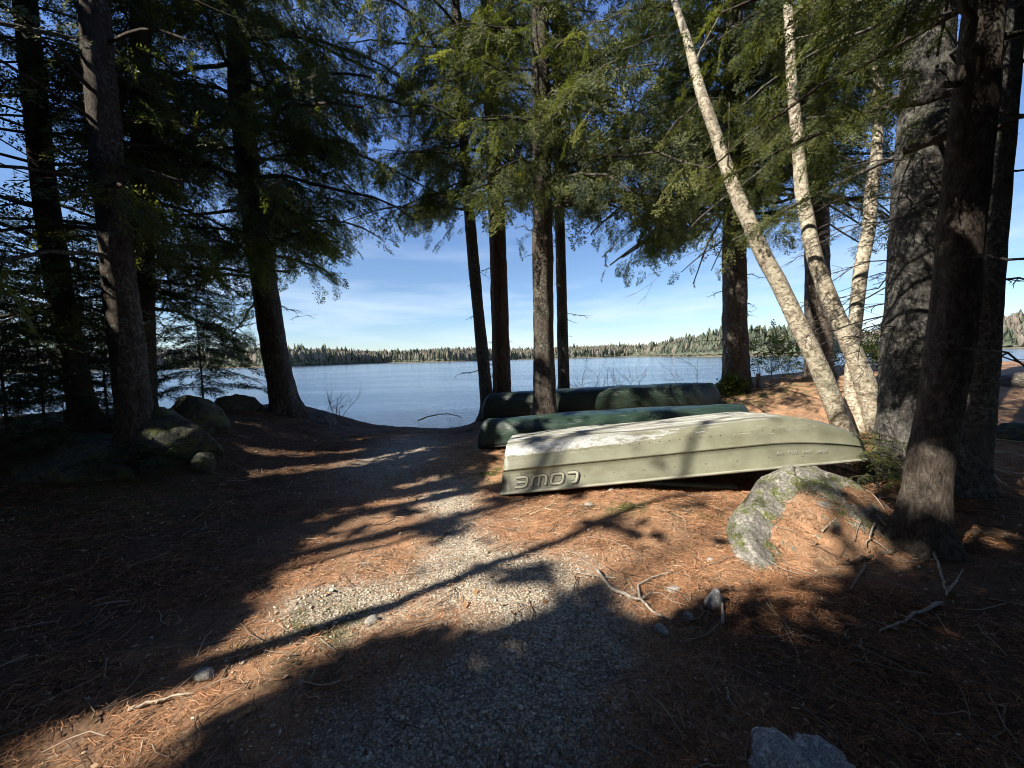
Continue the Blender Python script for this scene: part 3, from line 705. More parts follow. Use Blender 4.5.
# birch clump: three stems from one foot
def birch():
    D = 5.9; g = np.random.default_rng(77)
    stems = [([(846, 436), (820, 375), (790, 305), (766, 255), (742, 205), (722, 150), (703, 95)], D - .1, [27, 25, 23, 21, 20, 17, 15]),
             ([(882, 436), (866, 390), (846, 340), (825, 285), (808, 225), (799, 150), (793, 90), (786, 0)], D + .1, [31, 28, 23, 22, 19, 16, 14, 12]),
             ([(862, 440), (852, 395), (852, 340), (862, 275), (872, 210), (877, 150), (879, 80)], D + .35, [30, 22, 17, 18, 16, 14, 12])]
    b = P(862, 436, D + .05); b[2] = float(hgt(b[0], b[1]))
    root = empty('birch_tree', b, 'pale speckled birch clump of three crossing stems by the bow of the olive boat', 'tree')
    PS, DS = [], []
    for px_, d, w in stems:
        pts = np.array([P(x, y, d + .03 * k) for k, (x, y) in enumerate(px_)])
        rad = np.array(w) * .88 * d / F / 2 / 1.33
        dv = pts[-1] - pts[-2]; dv /= np.linalg.norm(dv); L = 3.0
        if px_[-1][1] > 50: dv = dv + np.array([.05, .3, .1]); dv /= np.linalg.norm(dv)
        pts = np.vstack([pts[0] + [0, 0, -.6], pts, pts[-1] + dv * L * .5 + [.1, 0, .3], pts[-1] + dv * L + [.2, 0, .8]]); rad = np.concatenate([[rad[0] * 1.3], rad, [rad[-1] * .6, rad[-1] * .2]])
        t = np.concatenate([[0], np.cumsum(np.linalg.norm(np.diff(pts, axis=0), axis=1))]); tt = np.arange(0, t[-1], .09)
        c = np.stack([np.interp(tt, t, pts[:, k]) for k in range(3)], 1); rd = np.interp(tt, t, rad)
        for _ in range(8): c[1:-1] = .25 * c[:-2] + .5 * c[1:-1] + .25 * c[2:]
        for k3 in range(3): c[1:-1, k3] += .085 * (fbm(np.stack([tt * 1.5, 0 * tt + k3 * 9 + d, 0 * tt], -1), 2)[1:-1] - .5)
        mb = MB(); mb.tube(c, rd, 20, bump=trunk_bump(g, b[2], .15, .07))
        for _ in range(7):
            k = int(g.integers(len(c) // 2, len(c) - 2)); a = g.uniform(0, 6.28); Lb = g.uniform(.3, 1.1)
            e = c[k] + np.array([math.cos(a) * Lb, math.sin(a) * Lb, Lb * g.uniform(.2, .9)]); mb.tube([c[k], (c[k] + e) / 2 + g.normal(0, .05, 3), e], [.014, .009, .003], 5)
        mb.build('trunk', M['bark_birch'], root, smooth=True, origin=b)
birch()

# young conifers
def sapling(label, pos, h, spread, n, seed, name='spruce_sapling', zlo=.15, mat='needles_spruce', templates=BRUSH, sscale=1., rad=.02, el=(.0, .35), lean=(0, 0)):
    g = np.random.default_rng(seed); pos = np.array([pos[0], pos[1], float(hgt(pos[0], pos[1]))]); root = empty(name, pos, label, 'young tree')
    w = MB(); top = np.array([lean[0], lean[1], h])
    w.tube(np.array([[0, 0, -.1], top * .3 + [.01, 0, 0], top * .65, top]), [rad, rad * .8, rad * .5, .004], 7)
    PS, DS = [], []; phi = 0
    for k in range(n):
        f = zlo + (1 - zlo) * (k + g.random()) / n; phi += 2.4 + g.uniform(-.4, .4); L = spread * (1 - f) ** .7 * g.uniform(.55, 1.1) + .05
        p0 = top * f; e = g.uniform(*el); t = np.linspace(0, 1, 5)
        pts = p0 + np.column_stack([np.cos(phi) * L * t, np.sin(phi) * L * t, L * (e * t - .3 * t * t)])
        w.tube(pts, np.linspace(.007, .002, 5), 4)
        for s in np.arange(.2, 1.01, .11 / L):
            b = p0 + np.array([np.cos(phi) * L * s, np.sin(phi) * L * s, L * (e * s - .3 * s * s)]); 
            for sg in (-1, 1):
                a = phi + sg * R(g.uniform(25, 60)); PS.append(b); DS.append([math.cos(a), math.sin(a), g.uniform(-.3, .1)])
        PS.append(pts[-1]); DS.append(pts[-1] - pts[-2])
    w.build('trunk', M['bark_hemlock'], root, smooth=True)
    p = np.array(PS); d = np.array(DS); v, qd, t_ = place_sprays(p, d, g.uniform(.6, 1.1, len(p)) * sscale * np.clip(spread, .3, 1), templates, g)
    mesh_obj('crown', v, qd, M[mat], root, attr={'tint': t_}); return root
def gp(px, depth): q_ = P(px, 400, depth); return q_[0], q_[1]
sapling('small spruce with flat open tiers in front of the lake by the boulders', gp(203, 7.4), 2.35, 1.15, 42, 31, el=(.05, .3))
sapling('bushy dark spruce filling the left edge of the photo', gp(4, 5.2), 3.2, 1.4, 70, 32)
sapling('thin bare-stemmed spruce between the two leftmost trunks', gp(88, 7.0), 3.6, 1.1, 34, 33, zlo=.3)
sapling('little dark spruce low on the left bank beside the leftmost trunk', gp(42, 6.4), 2.3, 1.3, 52, 34)
sapling('dark spruce between the shaded hemlock and the leftmost trunk', gp(106, 6.9), 2.6, 1.2, 44, 37)
sapling('low green hemlock seedling at the bow of the olive boat', P(878, 470, 4.15)[:2], .62, .55, 22, 35, name='hemlock_sapling', mat='needles', rad=.012, zlo=.05, el=(.2, .6))
sapling('small hemlock seedling pressed against the thick grey pine foot', P(862, 470, 4.5)[:2], .5, .42, 16, 36, name='hemlock_sapling', mat='needles', rad=.01, zlo=.05, el=(.2, .7))

for k, (px_, dep_, h_, lab_) in enumerate([(30, 4.6, .55, 'low dark hemlock seedling on the long boulder at the left edge'), (96, 5.3, .6, 'low dark hemlock seedling between the leftmost trunk and the thick one'), (62, 5.6, .75, 'knee-high dark hemlock seedling in front of the leftmost trunk'), (128, 4.5, .4, 'tiny hemlock seedling below the thick left trunk')]):
    sapling(lab_, gp(px_, dep_), h_, .55, 20, 50 + k, name='hemlock_sapling', mat='needles_spruce', rad=.01, zlo=.05, el=(.15, .6))
# the surrounding wood: unseen trees outside the frame, crowns cut to shape the shade
def off_tree(x, y, r_, zlo, top, nb, lmax, seed, keep_lit=.94, shape='round', step=.34):
    g = np.random.default_rng(500 + seed); z0 = float(hgt(x, y)); b = np.array([x, y, z0])
    root = empty('hemlock_tree', b, 'tall unseen hemlock of the surrounding wood, crown cut to shape the shade', 'tree', 'trees of the surrounding wood')
    c = np.array([[x, y, z0 - .2], [x, y, z0 + .3], [x + g.uniform(-.1, .1), y, z0 + top * .5], [x + g.uniform(-.3, .3), y, z0 + top]])
    tt = np.linspace(0, 1, 40); c = np.stack([np.interp(tt, [0, .05, .5, 1], c[:, k]) for k in range(3)], 1)
    w = MB(); w.tube(c, r_ * (1.1 - tt), 12, bump=trunk_bump(g, z0, .4, .08))
    at = lambda z: (c[int(np.argmin(abs(c[:, 2] - z)))], r_)
    p, d = grow_crown(at, z0 + zlo, z0 + top, nb, lmax, g, use_guide=False, use_lit=True, templates=COARSE, dens=.9, wood=w, keep_lit=keep_lit, shape=shape, step=step)
    # keep the camera's view free
    px, py = proj(p); vis = np.isfinite(px) & (px > -60) & (px < W + 60) & (py > -80) & (py < H + 60)
    p, d = p[~vis], d[~vis]
    w.build('trunk', M['bark_hemlock'], root, smooth=True, origin=b)
    if len(p):
        v, qd, t_ = place_sprays(p, d, g.uniform(.8, 1.3, len(p)), COARSE, g)
        ce = v.reshape(-1, 4, 3).mean(1); kq = ~(g.random(len(ce)) < lit_at(ce) * .985); px, py = proj(ce); kq &= ~(np.isfinite(px) & (px > -25) & (px < W + 25) & (py > -25) & (py < H + 25)); v = v.reshape(-1, 4, 3)[kq].reshape(-1, 3); t_ = t_.reshape(-1, 4)[kq].ravel()
        mesh_obj('crown', v - b, np.arange(len(v)).reshape(-1, 4), M['needles'], root, attr={'tint': t_})
OFF = [(-7.6, 3.9, .2, 1.6, 12, 80, 3.0), (1.6, -1.6, .16, 4.2, 11, 34, 3.0), (-2.8, -1.4, .16, 4.4, 11, 34, 3.0), (-7.6, 1.8, .2, 1.8, 12, 80, 3.4), (-10.5, 4.6, .22, 1.5, 13, 70, 3.6), (-9.2, -.8, .2, 1.8, 13, 44, 3.4), (-12.5, 1.2, .25, 2, 15, 46, 3.8), (-5.6, -2.9, .2, 2.2, 12, 44, 3.2),  # includes high crowns near the viewpoint, added to block skylight
       (-8.6, -5.2, .25, 2, 15, 46, 3.8), (-12.5, -3.6, .25, 2, 16, 46, 4.0), (-3.2, -5.2, .22, 2.5, 13, 44, 3.4), (-1.0, -2.9, .17, 2.6, 10, 36, 2.6), (1.8, -4.2, .2, 2.5, 12, 40, 3.2), (4.4, -1.8, .2, 2.2, 12, 42, 3.2),
       (6.4, 1.2, .2, 2., 12, 40, 3.0), (-14.5, 6.5, .25, 1.5, 15, 44, 3.8), (-15, 9.0, .22, 1.2, 12, 40, 3.4), (7.5, -4.5, .25, 2, 14, 44, 3.8), (-5.5, -8.8, .25, 2, 16, 46, 4.), (-16, -8, .3, 2, 18, 50, 4.5), (0, -8.5, .25, 2, 15, 44, 4.), (9.5, 3.2, .22, 2.2, 13, 40, 3.4)]
for k, a in enumerate(OFF): off_tree(*a, seed=k)
off_tree(-6.9, 2.75, .17, 5.5, 12.5, 170, 2.3, 60, step=.17)  # unseen dense crown added to shade the far canoe
# slim tree whose shadow crosses the gravel
tt_ = 4.6; off_tree(-1.42 - SD[0] * tt_, 2.02 - SD[1] * tt_, .095, 5.2, 9.5, 22, 2.0, 40)
tt_ = 6.5; off_tree(-.9 - SD[0] * tt_, 3.4 - SD[1] * tt_, .05, 4.8, 8.5, 18, 1.5, 41)

# ------------------------------------------------------------------ boats
def frame(o, psi, th, ro):
    eu = np.array([math.cos(th) * math.cos(psi), math.cos(th) * math.sin(psi), math.sin(th)]); h = np.array([-math.sin(psi), math.cos(psi), 0]); n = np.cross(eu, h)
    ev = math.cos(ro) * h - math.sin(ro) * n; ew = np.cross(eu, ev)
    return Matrix([[eu[k], ev[k], ew[k], o[k]] for k in range(3)] + [[0, 0, 0, 1]]), eu, ev, ew
def hull_paint():
    m = Mat('olive_boat_paint', .45, .4)
    s = m.sep(m.vec(1.)); w = s[2]
    nz_ = m.noise((3.2, 9, 22), 6, .7, dist=.4); st = m.noise((1.6, 30, 60), 5, .7); fine = m.noise(60, 4, .7)
    near = m.math('MULTIPLY', m.rng(w, .37, .44), m.rng(w, .56, .50, .1, 1))
    bow = m.rng(s[0], 1.0, 3.2, 1., .12)
    a = m.math('ADD', m.math('MULTIPLY', near, bow), m.math('MULTIPLY', m.math('SUBTRACT', nz_, .5), 1.5))
    sc = m.rng(a, .62, .70)
    b = m.math('MULTIPLY', m.rng(w, .28, .40), m.rng(st, .60, .66)); sc = m.math('MAXIMUM', sc, m.math('MULTIPLY', b, .8))
    rib = m.math('COSINE', m.math('MULTIPLY', m.math('SUBTRACT', s[1], .075), 2 * math.pi / .15)); top = m.rng(w, .505, .53)
    bot = m.math('MULTIPLY', top, m.math('MULTIPLY', m.rng(rib, .1, .7, .12, 1.), m.rng(st, .36, .60, .15, .9)))
    paint = m.mix(m.rng(m.noise(4, 5), .3, .7), (.145, .147, .098), (.205, .205, .148))
    paint = m.mix(m.rng(fine, .55, .75, 0, .5), paint, (.12, .12, .07))
    paint = m.mix(m.math('MULTIPLY', m.rng(w, .10, .0, 0, .5), m.rng(nz_, .4, .6)), paint, (.10, .085, .05))
    paint = m.mix(m.math('MULTIPLY', top, m.rng(rib, .3, -.5, 0, .7)), paint, (.09, .09, .075)); paint = m.mix(m.math('MULTIPLY', m.rng(m.noise((2.2, 5, 5), 6, .7), .52, .66), .45), paint, (.10, .085, .055))
    paint = m.mix(bot, paint, m.mix(m.rng(st, .35, .65), (.20, .20, .185), (.46, .46, .44)))
    sc = m.math('MULTIPLY', sc, m.rng(m.noise((7, 20, 20), 4, .7), .36, .50))
    bare = m.mix(m.rng(fine, .4, .7), (.50, .50, .48), (.22, .22, .20))
    m.col(m.mix(sc, paint, bare)); m.L.new(m.math('MULTIPLY', sc, .25), m.b.inputs['Metallic'])
    m.bump(m.math('ADD', fine, m.math('MULTIPLY', nz_, .8)), .25, .006); return m.m
M['hull_olive'] = hull_paint()
M['decal_dark'] = Mat('decal_dark', .6).col((.085, .085, .08)).m
M['decal_light'] = Mat('decal_light', .6).col((.36, .36, .27)).m
M['decal_shaded_white'] = Mat('registration_shaded_white', .6).col((.32, .32, .28)).m  # white dimmed to grey to stand for the shade on the bow
M['bare_metal'] = (lambda m: m.col(m.ramp(m.noise((4, 30, 30), 5), (.3, (.16, .16, .12)), (.7, (.36, .36, .28)))))(Mat('worn_gunwale', .5, .5)).m

BL = 4.08
B_OR = np.array([-.165, 4.27, .0])
_, eu, ev, ew = frame((0, 0, 0), -.085, .101, .10)
BO = B_OR + .70 * ev
BM, eu, ev, ew = frame(BO, -.085, .101, .10)
broot = empty('jon_boat', (0, 0, 0), 'olive green metal flat-bottomed boat lying upside down with scuffed edges, nearest of the three hulls', 'boat')
broot.matrix_world = BM
half = [(.70, .0), (.70, .028), (.678, .034), (.655, .21), (.645, .255), (.658, .262), (.660, .276), (.640, .284), (.615, .40), (.600, .435), (.560, .485), (.505, .535), (.47, .54),
        (.40, .541), (.385, .566), (.365, .566), (.35, .542), (.25, .543), (.235, .568), (.215, .568), (.20, .544), (.10, .545), (.085, .57), (.065, .57), (.05, .546), (0, .548)]
prof = np.array([(-a, b) for a, b in half] + [(a, b) for a, b in half[-2::-1]])
us = np.unique(np.concatenate([np.linspace(0, 3.0, 26), np.linspace(3.0, BL, 18)]))
def hull_sec(u):
    s = max(0, (u - 2.9) / (BL - 2.9)); wf = 1 - .34 * s ** 2.2
    p = prof.copy(); hgt_ = 1 - .52 * s ** 1.7; p[:, 0] *= wf
    if s > 0:
        p[:, 1] = np.where(p[:, 1] < .04, p[:, 1], .034 + (p[:, 1] - .034) * hgt_)
    p[:, 1] += .012 * np.sin(u * 2.1) * (p[:, 1] > .3) - .06 * s * s
    return np.column_stack([np.full(len(p), u), p])
secs = np.array([hull_sec(u) for u in us]); ns, npf = len(us), len(prof)
secs[0, :, 0] += .05 * (1 - prof[:, 1] / .55) * 0 + .115 * (prof[:, 1] / .55)      # raked transom
g = np.random.default_rng(5)
dent = (fbm(secs * 2.4, 3) - .5) * .030; secs[..., 1] += dent * np.sign(secs[..., 1]) ; secs[..., 2] += np.where(secs[..., 2] > .3, dent * .6, 0)
hb = MB(); i = np.arange(ns - 1)[:, None] * npf + np.arange(npf - 1)[None]
hb.add(secs.reshape(-1, 3), np.stack([i, i + npf, i + npf + 1, i + 1], -1).reshape(-1, 4))
# rivets belong to the plating
for u in np.arange(.08, 3.4, .11):
    for (vv, w_) in ((-.612, .41), (-.668, .125)):
        if vv == -.668 and int(u * 100) % 3: continue
        k = int(np.argmin(abs(us - u))); an = np.linspace(0, 2 * PI, 6, endpoint=False)
        c = np.array([u, vv - .006, w_]); ring = np.stack([c[0] + .006 * np.cos(an), c[1] + .003 + 0 * an, c[2] + .006 * np.sin(an)], -1)
        hb.add(np.vstack([ring, c - [0, .005, 0]]), np.array([[j, (j + 1) % 6, 6] for j in range(6)]))
hull = hb.build('hull', M['hull_olive'], broot)
sm = hull.modifiers.new('thickness', 'SOLIDIFY'); sm.thickness = .006; sm.offset = -1
tb = MB(); tb.add(secs[0] + [.003, 0, 0], [list(range(npf))[::-1]]); tb.add(secs[0] + [.022, 0, 0], [list(range(npf))]); tb.build('transom', M['hull_olive'], broot)
tb = MB(); tb.add(secs[-1] - [.003, 0, 0], [list(range(npf))]); tb.add(secs[-1] - [.02, 0, 0], [list(range(npf))[::-1]]); tb.build('bow_plate', M['hull_olive'], broot)
for sg in (-1, 1):
    gw = MB(); gw.tube(np.column_stack([us, [sg * abs(hull_sec(u)[0, 1]) + sg * .004 for u in us], [hull_sec(u)[0, 2] + .012 for u in us]]), .0165, 8); gw.build('gunwale', M['bare_metal'], broot, True)
for u in (.9, 2.1, 3.0):
    bb = MB(); wd = 1.22 if u < 3 else 1.14; bb.box((u, 0, .20), (.26, wd, .025)); bb.build('bench', M['bare_metal'], broot)
# side decal, drawn the way it sits on the upturned side
def side_pt(a, b, off):       # a along the boat, b up the side plank from the gunwale
    v0, v1 = np.array([-.678, .034]), np.array([-.652, .235]); t = b / .203; p = v0 + (v1 - v0) * t
    return np.array([a, p[0] - off - .004 - abs(float((fbm(np.array([a, p[0], p[1]]) * 2.4, 3) - .5) * .030)) * 1.1, p[1]])
def strokes(name, lines, wd, off, mat, ax=1., smp=6):
    mb = MB()
    for ln in lines:
        ln = np.array(ln, float); d = np.gradient(ln, axis=0); d /= np.linalg.norm(d, axis=1)[:, None] + 1e-9; nrm = np.column_stack([-d[:, 1], d[:, 0]])
        ext = ln.copy(); ext[0] -= d[0] * wd * .3; ext[-1] += d[-1] * wd * .3
        l = ext + nrm * wd / 2; r = ext - nrm * wd / 2; n = len(ln)
        mb.add([side_pt(*p, off) for p in l] + [side_pt(*p, off) for p in r], [[k, k + 1, n + k + 1, n + k] for k in range(n - 1)])
    return mb.build(name, mat, broot)
def glyphs():
    A0, hgt_, sl = .175, .105, .30
    def T(pts, x0, wd): return [(A0 + x0 + x * wd + y * hgt_ * sl, .034 + y * hgt_) for x, y in pts]
    def corner(*pts): 
        out = []
        for k in range(len(pts) - 1):
            for t in np.linspace(0, 1, 7)[:-1]: out.append((pts[k][0] + (pts[k + 1][0] - pts[k][0]) * t, pts[k][1] + (pts[k + 1][1] - pts[k][1]) * t))
        out.append(pts[-1]); o = np.array(out); 
        for _ in range(3): o[1:-1] = .25 * o[:-2] + .5 * o[1:-1] + .25 * o[2:]
        return [tuple(p) for p in o]
    L_ = []
    L_ += [T(corner((.0, 1), (1, 1), (1, 0), (0, 0)), 0, .125), T(corner((.12, .5), (1, .5)), 0, .125)]
    L_ += [T(corner((.0, 0), (0, 1), (1, 1), (1, 0)), .185, .16), T(corner((.5, 0), (.5, .95)), .185, .16)]
    L_ += [T(corner((0, .5), (0, 1), (1, 1), (1, 0), (0, 0), (0, .5)), .405, .13)]
    L_ += [T(corner((.10, 1), (1.08, 1), (1.04, .0), (.66, 0)), .575, .11)]
    return L_
GL = glyphs()
tag(strokes('decal_outline', [[(a + .003, b - .0015) for a, b in l] for l in GL], .041, .0015, M['decal_dark']), 'dark outline of the upside-down side lettering')
strokes('decal_lettering', GL, .021, .0022, M['decal_light'])
def text_part(name, txt, size, a, b, slope, mat, parent, off=.002, flip=False):
    cu = bpy.data.curves.new(name, 'FONT'); cu.body = txt; cu.size = size; cu.space_character = 1.25
    o = bpy.data.objects.new(name, cu); COL.objects.link(o); dg = bpy.context.evaluated_depsgraph_get()
    me = bpy.data.meshes.new_from_object(o.evaluated_get(dg)); bpy.data.objects.remove(o)
    n = len(me.vertices); v = np.empty(n * 3); me.vertices.foreach_get('co', v); v = v.reshape(-1, 3)
    if flip: v[:, :2] = v[:, :2].max(0) - v[:, :2]
    w = np.array([side_pt(a + x, b + y + slope * x, off) for x, y, _ in v]) if b < .22 else np.array([[a + x, -(.645 - (y + b - .28) * .19) - off - .012, b + y + slope * x] for x, y, _ in v])
    me.vertices.foreach_set('co', np.ascontiguousarray(w, np.float32).ravel()); me.update()
    me.materials.append(mat); o2 = bpy.data.objects.new(name, me); COL.objects.link(o2); o2.parent = parent; return o2
text_part('small_lettering', 'TUEKPBIF', .040, .245, .165, .0, M['decal_dark'], broot)
def bow_text(word, u0_):
    o = text_part('registration_number', word, .052, 0, 0, 0, M['decal_shaded_white'], broot)
    n = len(o.data.vertices); v = np.empty(n * 3, np.float32); o.data.vertices.foreach_get('co', v); v = v.reshape(-1, 3)
    w = np.empty_like(v); b = (v[:, 2] - .034)
    for k in range(n):
        u = u0_ + v[k, 0] * 1.05; s = hull_sec(u); a0, a1 = s[2, 1:], s[4, 1:]; t = (b[k] + .11) / .22; p = a0 + (a1 - a0) * t
        w[k] = (u, p[0] - .016, p[1])
    o.data.vertices.foreach_set('co', w.ravel()); o.data.update()
for word, u0_ in (('Ac', 3.02), ('750', 3.14), ('3A0', 3.29), ('3A57', 3.44)): bow_text(word, u0_)

def canoe_mat(name, c0, c1, rough, scuff):
    m = Mat(name, rough, .5); a = m.noise((2.5, 6, 6), 6, .7); s = m.noise((3, 26, 30), 6, .75); f = m.noise(70, 3, .6)
    z = m.sep(m.vec(1.))[2]
    c = m.mix(m.rng(a, .35, .68), c0, c1)
    c = m.mix(m.math('MULTIPLY', m.rng(s, .58, .68), m.rng(z, .2, .42, .1, scuff)), c, (.30, .33, .28))
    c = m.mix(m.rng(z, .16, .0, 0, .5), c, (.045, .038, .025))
    c = m.mix(m.math('MULTIPLY', m.rng(f, .58, .7), .35), c, (.10, .09, .06))
    m.col(c); m.roughness(m.rng(a, .3, .7, rough - .08, rough + .2)); m.bump(m.math('ADD', a, m.math('MULTIPLY', f, .1)), .5, .03); return m.m
M['canoe_far'] = canoe_mat('dark_green_canoe', (.008, .017, .011), (.020, .037, .023), .42, .7)
M['canoe_mid'] = canoe_mat('green_canoe', (.014, .032, .022), (.030, .056, .040), .36, .4)
M['canoe_trim'] = Mat('black_gunwale', .5).col((.02, .02, .018)).m
def canoe(label, A, B, beam, depth, mat, roll, seed):
    A = np.array(A); B = np.array(B); d = B - A; L = np.linalg.norm(d); psi = math.atan2(d[1], d[0]); th = math.asin(d[2] / L)
    root = empty('canoe', (0, 0, 0), label, 'canoe'); root.matrix_world = frame((A + B) / 2, psi, th, roll)[0]
    nu, nt = 61, 33; u = np.sin(np.linspace(-PI / 2, PI / 2, nu)); th_ = np.linspace(0, PI, nt); V = np.zeros((nu, nt, 3))
    for k, x in enumerate(u):
        ax_ = abs(x); b = beam / 2 * (1 - ax_ ** 2.6) ** .85 + .012
        endr = (1 - max(0, (ax_ - .9) / .1) ** 2.2) ** .5 if ax_ < 1 else 0
        gz = .10 * (1 - x * x); kz = depth - .035 * ax_ ** 2
        top = gz + (kz - gz) * (endr * .96 + .04)
        e1 = .62 + .35 * ax_ ** 3
        V[k, :, 0] = x * L / 2 - np.sign(x) * .05 * max(0, ax_ - .9) / .1 * 0
        V[k, :, 1] = -np.sign(np.cos(th_)) * np.abs(np.cos(th_)) ** e1 * b * (1 + .05 * np.sin(th_))
        V[k, :, 2] = gz + (top - gz) * np.sin(th_) ** (.66 + .25 * ax_ ** 4)
    V[..., 2] += (fbm(V * 2.1 + seed, 3) - .5) * .034 * np.sin(th_)[None]
    V[..., 1] += (fbm(V * 2.3 + seed + 9, 3) - .5) * .012
    # shallow keel line
    V[:, nt // 2, 2] += .008
    i = np.arange(nu - 1)[:, None] * nt + np.arange(nt - 1)[None]
    o = mesh_obj('hull', V.reshape(-1, 3), np.stack([i, i + nt, i + nt + 1, i + 1], -1).reshape(-1, 4), mat, root, True)
    sm = o.modifiers.new('thickness', 'SOLIDIFY'); sm.thickness = .008; sm.offset = -1
    for e in (0, -1):
        mb = MB(); mb.tube(V[2:-2, e] + [0, 0, .008], .015, 8); mb.build('gunwale', M['canoe_trim'], root, True)
    for x, w_ in ((-.28, .8), (.0, 1.), (.3, .78)):
        k = int(np.argmin(abs(u - x))); mb = MB(); mb.tube([V[k, 0] + [0, .01, .01], V[k, -1] + [0, -.01, .01]], .016, 8); mb.build('thwart', M['stick_grey'], root)
a = P(478, 447, 6.45); b = P(750, 425, 6.75)
canoe('smooth green canoe lying upside down, middle one of the three hulls', (a[0], a[1], .05), (b[0] + .05, b[1], .17), .88, .50, M['canoe_mid'], .02, 3)
a = P(482, 419, 8.25); b = P(722, 407, 8.35)
canoe('scuffed dark green canoe lying upside down, farthest of the three hulls', (a[0], a[1], .24), (b[0], b[1], .36), .92, .58, M['canoe_far'], .03, 8)
def plank(name, label, cat, p0, p1, w_, t_, mat, cz=0):
    p0, p1 = np.array(p0, float), np.array(p1, float); n = 12; t = np.linspace(0, 1, n)[:, None]; c = p0 + (p1 - p0) * t; d = (p1 - p0) / np.linalg.norm(p1 - p0); s = np.cross(d, [0, 0, 1.]); s /= np.linalg.norm(s); u_ = np.cross(s, d)
    gg = np.random.default_rng(3); V = []
    for k in range(n):
        e = 1 + gg.normal(0, .02); V += [c[k] + s * w_ / 2 * e - u_ * t_ / 2, c[k] + s * w_ / 2 * e + u_ * t_ / 2, c[k] - s * w_ / 2 * e + u_ * t_ / 2, c[k] - s * w_ / 2 * e - u_ * t_ / 2]
    i = np.arange(n - 1)[:, None] * 4 + np.arange(4)[None]; j = np.arange(n - 1)[:, None] * 4 + (np.arange(4)[None] + 1) % 4
    o = mesh_obj(name, np.array(V) - p0, [np.stack([i, j, j + 4, i + 4], -1).reshape(-1, 4), np.array([[3, 2, 1, 0], [4 * n - 4, 4 * n - 3, 4 * n - 2, 4 * n - 1]])], mat); o.location = p0
    return tag(o, label, cat)
p0, p1 = G(640, 487), G(742, 492)
plank('board', 'grey weathered board lying under the lifted edge of the olive boat', 'board', p0 + [0, .16, .012], p1 + [0, .14, .015], .14, .035, M['board'])

# ------------------------------------------------------------------ rocks
def ico(sub):
    bm = bmesh.new(); bmesh.ops.create_icosphere(bm, subdivisions=sub, radius=1); v = np.array([x.co[:] for x in bm.verts]); f = np.array([[y.index for y in x.verts] for x in bm.faces]); bm.free(); return v, f
ICO = {k: ico(k) for k in (1, 2, 3, 5, 6)}
def rock(label, c, size, mat, seed, rough=.28, cuts=7, rotz=0., sub=5, cat='rock', name='rock', group=None, tilt=0., angular=.8):
    g = np.random.default_rng(seed); v, f = ICO[sub]; v = v.copy()
    for _ in range(cuts):
        n = g.normal(0, 1, 3); n /= np.linalg.norm(n); d = g.uniform(.55, .9); h = v @ n - d; v = v - np.where(h > 0, h * angular, 0)[:, None] * n
    r_ = 1 + (fbm(v * 1.3 + seed * 3.1, 4) - .5) * rough * 2 + (fbm(v * 6 + seed, 3) - .5) * rough * .45 + (fbm(v * 22 + seed, 2) - .5) * rough * .12
    v = v * r_[:, None] * np.asarray(size); v = v @ np.array(Matrix.Rotation(rotz, 3, 'Z') @ Matrix.Rotation(tilt, 3, 'X')).T
    o = mesh_obj(name, v, f, mat, smooth=True); o.location = tuple(c)
    if label is None: return o
    return tag(o, label, cat, group)
def at_px(px, py, dep, dz=0.): p = P(px, py, dep); return p + [0, 0, dz]
# lichen outcrop in front of the olive boat
def outcrop():
    xs = np.arange(1.25, 3.7, .011); ys = np.arange(2.3, 4.05, .011); X, Y = np.meshgrid(xs, ys); r_ = ledge(X, Y)[0]; h = hgt(X, Y)
    p3 = np.stack([X, Y, r_], -1); crack = np.abs(fbm(p3 * [2.2, 2.2, 2.2] + 31, 3) - .5)
    r_ = r_ + (fbm(n2(X, Y, 14., 2.), 4) - .5) * .035 + (fbm(n2(X, Y, 45., 6.), 3) - .5) * .014 - .04 * sst(.02, .0, crack)
    vis = r_ > h - .05; n = len(xs); idx = np.arange(len(ys) - 1)[:, None] * n + np.arange(n - 1)[None]
    q = np.stack([idx, idx + 1, idx + n + 1, idx + n], -1).reshape(-1, 4); V = np.stack([X + .05 * (fbm(n2(X, Y, 7., 9.), 2) - .5), Y, np.maximum(r_, h - .12)], -1).reshape(-1, 3); vv = vis.ravel(); q = q[vv[q].any(1)]
    used = np.unique(q); re = np.full(len(V), -1); re[used] = np.arange(len(used)); o3 = np.array([2.4, 3.3, 0.])
    o = mesh_obj('rock_outcrop', V[used] - o3, re[q], M['rock_ledge'], smooth=True); o.location = o3; tag(o, 'lichen-spotted granite ledge half buried in pine needles in front of the olive boat', 'rock')
outcrop()
p = G(714, 606); rock('small upright grey stone with a white spot in the needles below the outcrop', p + [0, 0, .02], (.055, .05, .10), M['rock_grey'], 16, .25, 5, sub=3, cat='stone', name='stone')
p = G(776, 760); rock('pale grey granite lump at the bottom edge, left one of the pair', p + [-.01, 0, -.03], (.115, .13, .10), M['rock_grey'], 21, .35, 8)
p = G(826, 766); rock('pale grey granite lump at the bottom edge, right one of the pair', p + [.0, 0, -.03], (.135, .14, .10), M['rock_grey'], 22, .35, 8)
rock('large mossy boulder at the foot of the thick left trunk', at_px(172, 447, 5.15), (.60, .5, .60), M['rock_dark'], 31, .34, 12, rotz=.4, angular=.95)
rock('long low dark boulder at the left edge beneath the hemlocks', at_px(55, 470, 4.8), (1.35, .6, .40), M['rock_dark'], 36, .45, 10, rotz=-.15, angular=.9)
rock('round smaller stone leaning on the right side of the mossy boulder', at_px(204, 464, 4.9), (.17, .15, .15), M['rock_dark'], 32, .18, 4)
rock('mossy boulder set back behind the large one, against the lake', at_px(190, 422, 6.1), (.55, .4, .42), M['rock_dark'], 35, .2, 7)
